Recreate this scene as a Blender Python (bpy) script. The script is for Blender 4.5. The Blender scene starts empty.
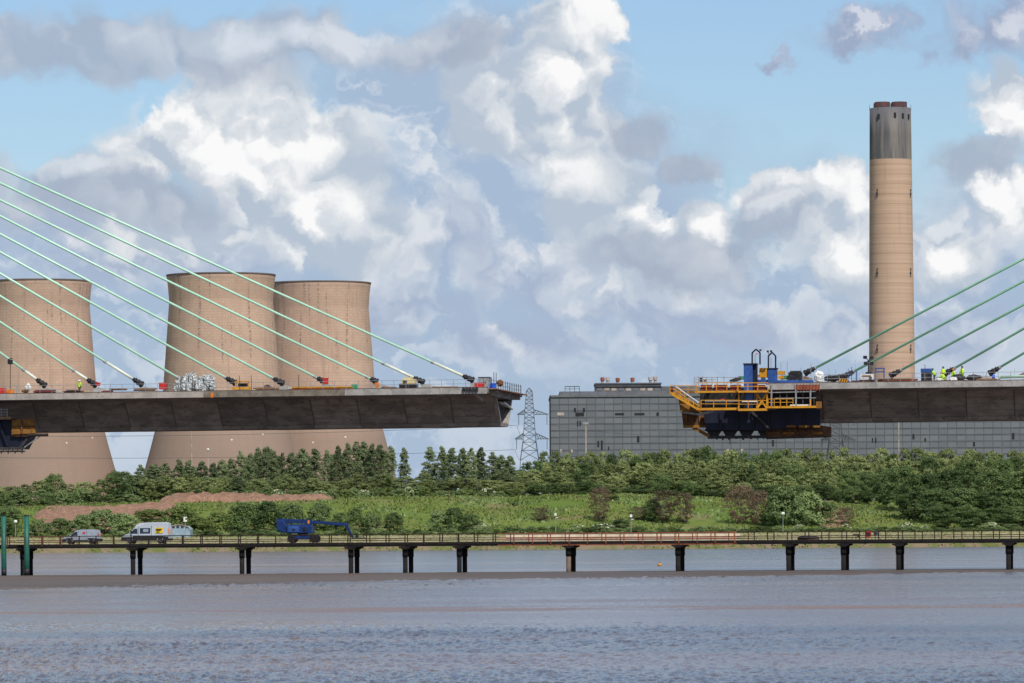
import bpy, bmesh, math, random
import numpy as np
from mathutils import Vector, Matrix, noise as mnoise
random.seed(7); rng = np.random.default_rng(7)
C = bpy.context.scene.collection
R = math.radians
# ------------------------------------------------------------------ camera
FPX, CX, HY, CAMZ, ROLL = 5000.0, 512.0, 530.0, 5.4, 0.0065
cd = bpy.data.cameras.new('camera'); cam = bpy.data.objects.new('camera', cd); C.objects.link(cam)
cd.sensor_width = 36; cd.lens = FPX*36/1024; cd.shift_y = (HY-341.5)/1024
cd.clip_start = 1; cd.clip_end = 60000
cam.matrix_world = Matrix.Translation((0,0,CAMZ)) @ Matrix.Rotation(R(90),4,'X') @ Matrix.Rotation(-ROLL,4,'Z')
bpy.context.scene.camera = cam
CR, SR = math.cos(ROLL), math.sin(ROLL)
def ray(px, py):
    u, v = px-CX, HY-py
    return (u*CR+v*SR)/FPX, (-u*SR+v*CR)/FPX
def at(px, py, Y):
    a, b = ray(px, py); return Vector((a*Y, Y, CAMZ+b*Y))
# ------------------------------------------------------------------ node helpers
class NT:
    def __init__(s, tree): s.t = tree; s.n = tree.nodes; s.l = tree.links
    def node(s, typ, **kw):
        n = s.n.new(typ)
        for k, v in kw.items(): setattr(n, k, v)
        return n
    def put(s, sock, v):
        if v is None: return
        if hasattr(v, 'is_output'): s.l.new(v, sock)
        else:
            try: sock.default_value = v
            except Exception: sock.default_value = tuple(v)+(1,) if len(v) == 3 else v[:3]
    def math(s, op, a, b=None, c=None, clamp=False):
        n = s.node('ShaderNodeMath', operation=op, use_clamp=clamp)
        for i, x in enumerate((a, b, c)): s.put(n.inputs[i], x)
        return n.outputs[0]
    def vm(s, op, a, b=None, c=None, out=0):
        n = s.node('ShaderNodeVectorMath', operation=op)
        for i, x in enumerate((a, b, c)):
            if x is not None: s.put(n.inputs[i], x)
        return n.outputs['Value'] if op in ('LENGTH','DOT_PRODUCT') else n.outputs[0]
    def noise(s, vec, scale, detail=4, rough=.55, col=False, dist=0):
        n = s.node('ShaderNodeTexNoise'); s.put(n.inputs['Vector'], vec); s.put(n.inputs['Scale'], scale)
        n.inputs['Detail'].default_value = detail; n.inputs['Roughness'].default_value = rough; n.inputs['Distortion'].default_value = dist
        return n.outputs['Color' if col else 'Fac']
    def mix(s, f, a, b, mode='MIX'):
        n = s.node('ShaderNodeMix', data_type='RGBA', blend_type=mode)
        s.put(n.inputs[0], f)
        for i, x in ((6,a),(7,b)):
            if isinstance(x, (tuple, list)): x = tuple(x[:3])+(1,)
            s.put(n.inputs[i], x)
        return n.outputs[2]
    def ss(s, x, lo, hi, a=0., b=1.):
        n = s.node('ShaderNodeMapRange', interpolation_type='SMOOTHSTEP')
        for i, v in enumerate((x, lo, hi, a, b)): s.put(n.inputs[i], v)
        return n.outputs[0]
    def lin(s, x, lo, hi, a=0., b=1.):
        n = s.node('ShaderNodeMapRange')
        for i, v in enumerate((x, lo, hi, a, b)): s.put(n.inputs[i], v)
        return n.outputs[0]
    def sep(s, v):
        n = s.node('ShaderNodeSeparateXYZ'); s.put(n.inputs[0], v); return n.outputs
    def comb(s, x, y, z=0.):
        n = s.node('ShaderNodeCombineXYZ')
        for i, v in enumerate((x, y, z)): s.put(n.inputs[i], v)
        return n.outputs[0]
def lin(r, g, b):
    f = lambda c: (c/255/12.92) if c/255 <= .04045 else ((c/255+.055)/1.055)**2.4
    return (f(r), f(g), f(b))
# ------------------------------------------------------------------ sky, sun, exposure
SUN_EL, SUN_AZ = 50.0, 24.0                 # degrees; azimuth to the right of straight behind the camera
to_sun = Vector((math.sin(R(SUN_AZ))*math.cos(R(SUN_EL)), -math.cos(R(SUN_AZ))*math.cos(R(SUN_EL)), math.sin(R(SUN_EL))))
world = bpy.data.worlds.new('World'); bpy.context.scene.world = world; world.use_nodes = True
SKY = .1
def build_sky():
    w = NT(world.node_tree); w.n.clear()
    def n2(vec, scale, detail=4, rough=.55, col=False):
        n = w.node('ShaderNodeTexNoise', noise_dimensions='2D'); w.put(n.inputs['Vector'], vec); n.inputs['Scale'].default_value = scale
        n.inputs['Detail'].default_value = detail; n.inputs['Roughness'].default_value = rough; return n.outputs['Color' if col else 'Fac']
    out = w.node('ShaderNodeOutputWorld'); bg = w.node('ShaderNodeBackground'); bg.inputs[1].default_value = SKY
    sky = w.node('ShaderNodeTexSky'); sky.sky_type = 'NISHITA'; sky.sun_disc = False
    sky.sun_elevation = R(SUN_EL); sky.sun_rotation = math.atan2(to_sun.x, to_sun.y)
    sky.air_density = 1.0; sky.dust_density = .3; sky.ozone_density = 2.5
    d = w.node('ShaderNodeTexCoord').outputs['Generated']
    x, y, z = w.sep(d)
    az = w.math('MULTIPLY', w.math('ARCTAN2', x, y), 50.0); el = w.math('MULTIPLY', w.math('ARCSINE', z), 50.0)
    p = w.comb(az, el, 0.)          # direction in hundredths of a radian times two
    S = 1/SKY
    def L(r, g, b): return tuple(c*S for c in lin(r, g, b))
    def puff(vec, sc, det=3., ro=.5):       # ridged noise: rounded lobes parted by creases
        n = w.node('ShaderNodeTexNoise', noise_dimensions='2D', noise_type='RIDGED_MULTIFRACTAL', normalize=True)
        w.put(n.inputs['Vector'], vec); n.inputs['Scale'].default_value = sc*PUFF_SC; n.inputs['Detail'].default_value = det; n.inputs['Roughness'].default_value = ro
        n.inputs['Lacunarity'].default_value = 2.2; n.inputs['Offset'].default_value = 1.; n.inputs['Gain'].default_value = 1.6
        return w.math('MULTIPLY', n.outputs['Fac'], PUFF_K)
    wa = w.vm('SUBTRACT', n2(w.vm('ADD', p, (5.3,9.1,0)), .8, 2, .5, True), (.5,.5,.5))
    wb = w.vm('SUBTRACT', n2(w.vm('ADD', p, (2.3,4.1,0)), 2.6, 6, .6, True), (.5,.5,.5))
    def warp(off, a1, a2):
        return w.vm('MULTIPLY_ADD', wb, (a2*1.5,a2*1.3,0), w.vm('MULTIPLY_ADD', wa, (a1*1.3,a1,0), p))
    def field(pp, els, k=.3):
        f = None
        for (ex, ey, rx, ry) in els:
            ir = (100/rx, 100/ry, 0); c = (-(ex-512)/rx, -(530-ey)/ry, 0)
            dd = w.vm('LENGTH', w.vm('MULTIPLY_ADD', pp, ir, c))
            if f is None: f = dd
            else:
                n = w.node('ShaderNodeMath', operation='SMOOTH_MIN'); w.put(n.inputs[0], f); w.put(n.inputs[1], dd); n.inputs[2].default_value = k; f = n.outputs[0]
        return f
    col = w.mix(1., sky.outputs[0], SKY_TINT, 'MULTIPLY')
    # broken cloud over the rest of the dome
    frame = field(p, [(512,300,900,520)])
    dw = w.vm('MULTIPLY_ADD', w.noise(d, 4, 3, .5, True), (.25,.25,.25), d)
    g = w.noise(dw, 3.2, 6, .56)
    gm = w.math('MULTIPLY', w.ss(g, .46, .60), w.ss(z, -.02, .02))
    gshade = w.noise(dw, 7.0, 4, .55)
    far = w.mix(gm, col, w.mix(w.ss(gshade, .35, .65), L(168,178,198), L(232,235,240)))
    # thin veil and the soft bank low in the view
    pw = warp((3.1,1.7,0), 1.1, .35)
    veil = w.ss(field(pw, [(250,345,440,150),(640,335,340,150),(520,215,210,150),(1000,340,210,150),(90,270,270,80),(470,90,160,90),(512,500,900,170)]), 1.3, .6)
    hn = n2(w.vm('MULTIPLY', p, (.75,1.5,1)), 1.1, 5, .55)
    qb = w.vm('MULTIPLY', warp((1.3,7.7,0), .9, .5), (.75,1.25,1)); b1 = puff(qb, 1.25, 3., .55); b2 = puff(w.vm('ADD', qb, (.07,.16,0)), 1.25, 3., .55)
    hb = w.math('ADD', w.math('ADD', hn, w.math('MULTIPLY', w.math('SUBTRACT', b2, b1), .42)), w.math('MULTIPLY', w.math('SUBTRACT', PUFF_C, b1), .30))
    bank = w.mix(w.ss(hb, .30, .68), L(166,186,211), L(192,205,222)); bank = w.mix(w.math('MULTIPLY', w.ss(hb, .58, .82), w.ss(w.sep(p)[1], 1.2, 3.4, .12, .8)), bank, L(226,229,234))
    col = w.mix(w.math('MULTIPLY', veil, .95), col, bank)
    def cloud(col, off, els, lights, edge, c_hi, c_mid, c_lo, a1, a2, alpha, pk, rk, sc=1.5, lo=0., soft_lo=None):
        pw = warp(off, a1, a2); q = w.vm('ADD', pw, off)
        v1 = puff(q, sc); v2 = puff(w.vm('ADD', q, (.09,.13,0)), sc)
        f = w.math('ADD', field(pw, els), w.math('MULTIPLY', w.math('SUBTRACT', v1, PUFF_C), pk))
        # crisp where the rim is sunlit, ragged and soft elsewhere
        wh = w.ss(field(pw, lights, .5), 1.45, .25)
        ed = w.lin(wh, 0, .6, soft_lo or edge*2.2, edge)
        m = w.ss(f, w.math('ADD', 1., ed), w.math('SUBTRACT', 1., ed))
        rel = w.math('MULTIPLY', w.math('SUBTRACT', v2, v1), rk)
        nn = w.math('MULTIPLY', w.math('SUBTRACT', n2(q, 1.4, 4, .55), .5), 1.0)
        sh = w.math('ADD', w.math('ADD', w.math('MULTIPLY', wh, .85), rel), w.math('ADD', nn, lo))
        c = w.mix(w.ss(sh, -.15, .42), c_lo, c_mid); c = w.mix(w.ss(sh, .32, .95), c, c_hi)
        return w.mix(w.math('MULTIPLY', m, alpha), col, c)
    W_, M_, G_ = L(250,250,250), L(214,220,227), L(182,195,211)
    # far, soft, low cumulus
    col = cloud(col, (25.3,4.1,0), [(150,260,140,30),(400,300,70,26),(400,240,75,45),(560,270,90,40),(650,300,110,34),(520,340,90,24),(330,330,90,26),(900,330,140,40),(740,330,90,22),(960,250,70,50),(60,215,110,30)],
        [(400,225,55,25),(560,250,60,20),(640,285,70,16),(170,245,70,14),(890,305,70,18),(965,235,50,24)], .25, L(226,229,234), L(194,204,219), L(167,181,205), .6, .3, .85, .45, .8, 1.7)
    # main cumulus heads
    col = cloud(col, (5.3,9.1,0),
        [(232,128,118,62),(300,150,75,56),(165,150,56,36),(285,200,90,66),(330,240,90,40),(170,232,120,30),(575,50,66,66),(560,120,80,60),(500,105,60,66),(600,200,60,48),(640,250,80,45),(703,228,46,26),(838,212,60,44),(775,193,40,24),(880,262,90,46),(1012,110,52,44),(1012,205,50,38),(955,262,45,30)],
        [(225,108,100,38),(250,150,70,34),(300,160,50,40),(330,205,46,34),(590,40,46,48),(560,75,30,30),(585,182,40,24),(655,215,26,16),(715,222,22,16),(838,196,46,28),(775,186,30,14),(872,255,44,28),(1008,130,36,30),(1012,205,34,18),(952,262,26,18)],
        .09, W_, M_, G_, .34, .26, 1., .3, .75, 1.5)
    # nearer grey clouds in shade
    col = cloud(col, (15.3,2.1,0),
        [(110,46,160,34),(205,44,90,32),(290,44,140,35),(20,40,80,24),(430,46,90,26),(75,190,125,32),(172,205,50,26),(772,222,46,28),(730,247,70,22),(690,262,90,24),(640,135,40,22),(688,170,34,18),(978,170,50,26)],
        [(330,40,130,18),(560,60,20,20),(80,165,60,12),(775,208,30,12)],
        .15, L(220,224,231), L(190,198,211), L(166,178,197), .5, .24, .85, .4, .5, 1.25)
    # small torn clouds in the blue
    col = cloud(col, (8.3,22.1,0), [(862,38,56,16),(845,50,30,12),(880,28,30,14),(992,36,56,26),(1015,20,50,24),(768,62,14,7),(960,50,34,16)],
        [(865,30,20,8),(1012,22,30,14)], .34, L(214,216,226), L(178,185,205), L(155,166,192), .6, .45, .85, .35, .5, 2.2)
    # the clouds ahead take over from the broken cloud of the rest of the dome
    bg2 = w.node('ShaderNodeBackground'); bg2.inputs[1].default_value = SKY
    w.l.new(far, bg.inputs[0]); w.l.new(col, bg2.inputs[0])
    ms = w.node('ShaderNodeMixShader'); w.l.new(w.math('MULTIPLY', w.ss(frame, 1.3, .9), w.math('GREATER_THAN', y, 0.)), ms.inputs[0])
    w.l.new(bg.outputs[0], ms.inputs[1]); w.l.new(bg2.outputs[0], ms.inputs[2]); w.l.new(ms.outputs[0], out.inputs[0])
PUFF_SC, PUFF_K, PUFF_C = .6, 1.0, .62
SKY_TINT = (.84,.93,1.08)
build_sky()
ld = bpy.data.lights.new('sun', 'SUN'); ld.energy = 4.2; ld.angle = R(.55); ld.color = (1.0,.94,.85)
sun = bpy.data.objects.new('sun', ld); C.objects.link(sun); sun.rotation_euler = (-to_sun).to_track_quat('-Z','Y').to_euler()
cy = bpy.context.scene.cycles; cy.max_bounces = 5; cy.diffuse_bounces = 2; cy.glossy_bounces = 2; cy.transmission_bounces = 2
vs = bpy.context.scene.view_settings; vs.view_transform = 'Standard'; vs.look = 'None'; vs.exposure = 0; vs.gamma = 1
# ------------------------------------------------------------------ materials
def pm(name, c1, c2=None, sc=1.0, rough=.7, metal=0., stretch=(1,1,1), c3=None, sc3=6., lo=.38, hi=.62, bump=0., bsc=8., spec=.3, rnd=0.):
    m = bpy.data.materials.new(name); m.use_nodes = True; t = NT(m.node_tree)
    b = m.node_tree.nodes['Principled BSDF']; b.inputs['Roughness'].default_value = rough; b.inputs['Metallic'].default_value = metal
    b.inputs['Specular IOR Level'].default_value = spec
    co = t.node('ShaderNodeTexCoord').outputs['Object']
    oi = t.node('ShaderNodeObjectInfo').outputs['Random']
    v = t.vm('MULTIPLY', t.vm('ADD', co, t.comb(t.math('MULTIPLY', oi, 91.), t.math('MULTIPLY', oi, 37.), 0.)), stretch)
    c2 = c2 or tuple(x*.8 for x in c1)
    col = t.mix(t.ss(t.noise(v, sc, 5, .6), lo, hi), c2, c1)
    if c3: col = t.mix(t.ss(t.noise(v, sc3, 4, .6), .56, .7), col, c3)
    if rnd: col = t.mix(1., col, t.comb(*[t.lin(oi, 0, 1, 1-rnd, 1+rnd)]*3), 'MULTIPLY')
    t.put(b.inputs['Base Color'], col)
    if bump:
        bn = t.node('ShaderNodeBump'); bn.inputs['Strength'].default_value = .6; bn.inputs['Distance'].default_value = bump
        t.put(bn.inputs['Height'], t.noise(v, bsc, 5, .6)); t.put(b.inputs['Normal'], bn.outputs[0])
    return m
M = {}
M['concrete'] = pm('deck_concrete', (.33,.30,.265), (.21,.19,.168), .35, .9, stretch=(1,1,2), c3=(.13,.12,.105), sc3=1.1, bump=.02, rnd=.16)
M['joint'] = pm('joint_grout', (.15,.14,.125), None, 1, .9)
M['edge_pale'] = pm('edge_pale_concrete', (.40,.36,.32), (.30,.27,.24), .6, .85, c3=(.24,.2,.17), sc3=2.5)
M['edge_brown'] = pm('edge_brown_concrete', (.22,.19,.15), (.15,.13,.10), .8, .85, c3=(.1,.085,.07), sc3=2.5)
M['edge_grey'] = pm('edge_grey_concrete', (.36,.345,.325), (.26,.25,.235), .7, .85, c3=(.19,.18,.17), sc3=3)
M['plinth'] = pm('plinth_concrete', (.38,.36,.34), (.28,.27,.25), 1.2, .85)
M['cable'] = pm('mint_cable_sheath', (.46,.74,.57), (.40,.68,.51), .3, .38, spec=.5)
M['cable_dark'] = pm('green_cable_sheath', (.24,.50,.32), (.19,.43,.27), .3, .4, spec=.5)
M['sleeve'] = pm('pale_sleeve', (.70,.72,.60), (.55,.60,.48), .8, .4, spec=.5)
M['black'] = pm('black_steel', (.022,.022,.026), (.012,.012,.014), 2, .5, c3=(.07,.06,.055), sc3=4)
M['dark'] = pm('dark_steel', (.045,.042,.045), (.025,.024,.025), 2, .6, c3=(.09,.06,.045), sc3=3)
M['grey'] = pm('galvanised', (.34,.35,.36), (.25,.26,.27), 2, .5, .3)
M['pylon'] = pm('pylon_steel', (.105,.112,.125), (.075,.08,.09), 1, .6, .2)
M['wire'] = pm('wire', (.10,.105,.115), None, 1, .6)
M['yellow'] = pm('yellow_paint', (.62,.30,.018), (.50,.22,.015), 1.5, .5, c3=(.28,.13,.04), sc3=3)
M['ochre'] = pm('ochre_plywood', (.28,.13,.022), (.18,.08,.016), 1.2, .8, c3=(.14,.07,.03), sc3=2)
M['orange'] = pm('orange_paint', (.75,.22,.02), (.5,.14,.02), 1.5, .5)
M['rustbrown'] = pm('rusty_formwork', (.16,.075,.032), (.085,.042,.025), 1.2, .85, c3=(.24,.11,.03), sc3=2)
M['navy'] = pm('navy_paint', (.008,.012,.034), (.006,.008,.018), .8, .55, c3=(.014,.013,.014), sc3=2)
M['blue'] = pm('blue_paint', (.035,.10,.32), (.025,.07,.24), 1., .45, c3=(.02,.05,.13), sc3=3)
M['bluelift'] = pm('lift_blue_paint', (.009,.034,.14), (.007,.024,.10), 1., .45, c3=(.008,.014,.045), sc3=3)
M['brightblue'] = pm('bright_blue_plastic', (.03,.12,.62), None, 2, .45)
M['red'] = pm('red_paint', (.55,.03,.025), (.42,.025,.02), 2, .5)
M['redboard'] = pm('dull_red_board', (.20,.03,.034), (.11,.025,.028), 1.5, .75)
M['rustred'] = pm('rust_red_steel', (.30,.085,.04), (.19,.055,.03), .8, .75, c3=(.09,.035,.025), sc3=2)
M['darkrail'] = pm('dark_rusted_steel', (.035,.020,.018), (.020,.013,.012), .8, .8, c3=(.07,.03,.024), sc3=2)
M['leftrail'] = pm('dull_red_rail', (.15,.04,.035), (.09,.028,.025), .8, .75)
M['pile'] = pm('black_pile', (.012,.010,.010), (.008,.007,.007), .8, .9, c3=(.022,.017,.014), sc3=1.5)  # near-black all over, with slightly paler patches
M['pilerust'] = pm('pale_rusted_pile', (.17,.12,.09), (.09,.065,.05), .8, .8)
M['cream'] = pm('cream_netting', (.74,.64,.46), (.62,.53,.38), 1.5, .8)
M['timber'] = pm('timber', (.30,.17,.095), (.18,.10,.06), 1.5, .8, stretch=(1,4,4))
M['darktimber'] = pm('stained_timber', (.10,.06,.045), (.055,.035,.03), 1.5, .8)
M['green_pile'] = pm('green_painted_pile', (.018,.12,.085), (.012,.08,.06), .6, .45, c3=(.02,.05,.04), sc3=1.)
M['silver'] = pm('silver_wrap', (.55,.57,.56), (.28,.30,.30), 3.5, .42, .15, c3=(.07,.08,.08), sc3=4.5, bump=.08, bsc=5)
M['white'] = pm('white_sheet', (.75,.75,.73), (.6,.6,.58), 2, .6)
M['creampaint'] = pm('cream_paint', (.62,.52,.28), (.5,.42,.22), 2, .5)
M['van'] = pm('silver_grey_paint', (.52,.56,.60), (.47,.50,.54), .8, .25, .2, c3=(.38,.39,.40), sc3=1.6, spec=.5)
M['van_small'] = pm('pale_silver_paint', (.36,.39,.43), (.31,.34,.38), .8, .28, .3, c3=(.27,.28,.30), sc3=2, spec=.5)
M['clad'] = pm('black_plastic', (.022,.022,.025), None, 3, .6)
M['glass'] = pm('dark_glass', (.012,.018,.022), None, 2, .05, spec=.8)
M['tyre'] = pm('tyre_rubber', (.012,.012,.013), None, 3, .85)
M['rim'] = pm('wheel_rim', (.20,.20,.21), None, 3, .4, .6)
M['sticker'] = pm('yellow_sticker', (.80,.52,.02), None, 3, .5)
M['print'] = pm('dark_print', (.05,.04,.02), None, 3, .6)
M['lampred'] = pm('red_lens', (.5,.02,.02), None, 3, .3)
M['hiviz'] = pm('hi_vis_cloth', (.52,.80,.035), (.42,.70,.03), 6, .8)
M['hivizo'] = pm('orange_helmet', (.75,.22,.03), None, 3, .4)
M['whitehat'] = pm('white_helmet', (.8,.8,.78), None, 3, .4)
M['navycloth'] = pm('navy_workwear', (.02,.025,.045), None, 6, .9)
M['skin'] = pm('skin', (.42,.24,.17), None, 6, .6)
M['mud'] = pm('wet_mud', (.115,.088,.070), (.080,.064,.054), .03, .55, stretch=(.5,2.5,1), c3=(.145,.11,.085), sc3=.12, spec=.15)
M['earth'] = pm('spoil_earth', (.30,.175,.115), (.18,.10,.068), .55, .95, c3=(.38,.25,.17), sc3=1.6, lo=.3, hi=.7, bump=.5, bsc=1.4)
M['bark'] = pm('bark', (.10,.085,.07), (.06,.05,.04), 1, .9)
M['palebark'] = pm('pale_bark', (.34,.30,.25), (.22,.19,.16), 1, .9)
M['buoy'] = pm('orange_buoy', (.50,.24,.05), None, 3, .5)
M['hut'] = pm('pale_blue_sheeting', (.28,.38,.45), (.22,.31,.38), 1, .6)
M['palegreen'] = pm('pale_green_pipe', (.42,.62,.46), None, 2, .5)
M['teal'] = pm('green_canvas', (.03,.26,.14), None, 2, .6)
def leafmat(name, c1, c2, c3, sc=.35):
    m = bpy.data.materials.new(name); m.use_nodes = True; t = NT(m.node_tree); b = m.node_tree.nodes['Principled BSDF']
    b.inputs['Roughness'].default_value = .6; b.inputs['Specular IOR Level'].default_value = .25
    co = t.node('ShaderNodeTexCoord').outputs['Object']; oi = t.node('ShaderNodeObjectInfo').outputs['Random']
    v = t.vm('ADD', co, t.comb(t.math('MULTIPLY', oi, 50.), 0., 0.))
    col = t.mix(t.ss(t.noise(v, sc, 3), .35, .65), c1, c2)
    gi = t.node('ShaderNodeNewGeometry').outputs['Random Per Island']
    col = t.mix(t.math('MULTIPLY', t.ss(gi, .6, 1.), .6), col, c3)
    k = t.lin(oi, 0, 1, .6, 1.42); col = t.mix(1., col, t.comb(k, t.math('POWER', k, .9), k), 'MULTIPLY')
    t.put(b.inputs['Base Color'], col)
    tr = t.node('ShaderNodeBsdfTranslucent'); t.put(tr.inputs[0], t.mix(1., col, (.9,1.,.5), 'MULTIPLY'))
    mx = t.node('ShaderNodeMixShader'); mx.inputs[0].default_value = .22
    t.l.new(b.outputs[0], mx.inputs[1]); t.l.new(tr.outputs[0], mx.inputs[2])
    t.l.new(mx.outputs[0], m.node_tree.nodes['Material Output'].inputs[0])
    return m
M['leaf_poplar'] = leafmat('poplar_leaves', (0.118,0.163,0.079), (0.181,0.221,0.103), (0.265,0.298,0.149))  # leaf colours lightened and greyed in place of distance haze
M['leaf_wood'] = leafmat('woodland_leaves', (0.153,0.201,0.072), (0.232,0.270,0.100), (0.322,0.350,0.151))
M['leaf_dark'] = leafmat('dark_leaves', (0.069,0.118,0.039), (0.113,0.163,0.052), (0.163,0.214,0.076))
M['leaf_bush'] = leafmat('bush_leaves', (0.132,0.196,0.073), (0.188,0.252,0.093), (0.245,0.302,0.138))
M['leaf_bright'] = leafmat('bright_leaves', (0.110,0.157,0.035), (0.145,0.191,0.052), (0.197,0.232,0.093))
M['leaf_russet'] = leafmat('russet_twigs', (.165,.105,.075), (.125,.105,.06), (.21,.14,.10))
M['blossom'] = pm('cream_blossom', (.78,.78,.56), (.68,.68,.46), 2, .8)
M['tuft'] = leafmat('rough_grass', (.105,.155,.034), (.150,.185,.050), (.24,.215,.10), .06)
M['hay'] = leafmat('dry_grass', (.25,.23,.12), (.17,.185,.07), (.36,.31,.18), .06)
def water_mat():
    m = bpy.data.materials.new('river_water'); m.use_nodes = True; t = NT(m.node_tree); b = m.node_tree.nodes['Principled BSDF']
    co = t.node('ShaderNodeTexCoord').outputs['Object']
    big = t.noise(t.vm('MULTIPLY', co, (.010,.030,1)), 1., 5, .6)
    big2 = t.noise(t.vm('MULTIPLY', t.vm('ADD', co, (300,90,0)), (.005,.030,1)), 1., 5, .6)
    silt = t.ss(big2, .40, .62)
    # ribbons of silt where the ebb runs over a bar
    wx, wy, wz = t.sep(co)
    wob = t.noise(t.vm('MULTIPLY', co, (.03,.0,1)), 1., 4, .6); brk = t.noise(t.vm('MULTIPLY', co, (.06,.12,1)), 1., 4, .6)
    dd = t.math('ABSOLUTE', t.math('SUBTRACT', wy, t.math('ADD', 331., t.math('MULTIPLY', wob, 22.))))
    d2 = t.math('ABSOLUTE', t.math('SUBTRACT', wy, t.math('ADD', 392., t.math('MULTIPLY', wob, -30.))))
    rib = t.math('MULTIPLY', t.math('MAXIMUM', t.ss(dd, 15., 4.), t.math('MULTIPLY', t.ss(d2, 14., 4.), .45)), t.ss(brk, .38, .56))
    c = t.mix(silt, (.060,.048,.054), (.165,.118,.100)); c = t.mix(t.math('MULTIPLY', t.math('MULTIPLY', t.ss(wy, 262, 300), t.ss(wy, 470, 400)), .6), c, (.15,.115,.105)); c = t.mix(t.math('MULTIPLY', rib, .8), c, (.215,.145,.115))
    t.put(b.inputs['Base Color'], c)
    t.put(b.inputs['Roughness'], t.math('ADD', t.lin(big, .3, .7, .08, .22), t.math('MULTIPLY', rib, .3))); b.inputs['IOR'].default_value = 1.33
    n1 = t.noise(t.vm('MULTIPLY', co, (1.3,.22,1)), 1.0, 4, .65)
    n2 = t.noise(t.vm('MULTIPLY', co, (4.2,.55,1)), 1.0, 3, .6)
    h = t.math('ADD', t.math('MULTIPLY', n1, .6), t.math('MULTIPLY', n2, .4))
    bn = t.node('ShaderNodeBump'); t.put(bn.inputs['Strength'], t.lin(big, .3, .7, .9, .6)); bn.inputs['Distance'].default_value = .55
    t.put(bn.inputs['Height'], h); t.put(b.inputs['Normal'], bn.outputs[0])
    return m
M['water'] = water_mat()
def ground_mat():
    m = bpy.data.materials.new('bank_ground'); m.use_nodes = True; t = NT(m.node_tree); b = m.node_tree.nodes['Principled BSDF']
    b.inputs['Roughness'].default_value = .95; b.inputs['Specular IOR Level'].default_value = .1
    co = t.node('ShaderNodeTexCoord').outputs['Object']; x, y, z = t.sep(co)
    n = t.noise(t.vm('MULTIPLY', co, (1,.6,1)), .035, 6, .62); n2 = t.noise(co, .22, 5, .6); n3 = t.noise(t.vm('ADD', co, (70,0,0)), .05, 5, .6)
    g = t.mix(t.ss(n, .38, .62), (.100,.155,.028), (.145,.185,.042)); g = t.mix(t.ss(n2, .5, .7), g, (.085,.13,.026))
    g = t.mix(t.math('MULTIPLY', t.ss(n3, .54, .66), .75), g, (.20,.15,.085))
    hay = t.mix(t.ss(n2, .35, .65), (.36,.31,.19), (.20,.21,.085))
    yy = t.math('ADD', y, t.math('MULTIPLY', t.math('SUBTRACT', n, .5), 26.))
    g = t.mix(t.math('MULTIPLY', t.ss(yy, 1398, 1404), t.ss(yy, 1476, 1462)), g, hay)
    edge = t.mix(t.ss(n2, .4, .6), (.20,.155,.10), (.12,.135,.045))
    g = t.mix(t.ss(y, 1393, 1388), g, edge)
    t.put(b.inputs['Base Color'], g); return m
M['ground'] = ground_mat()
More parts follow.
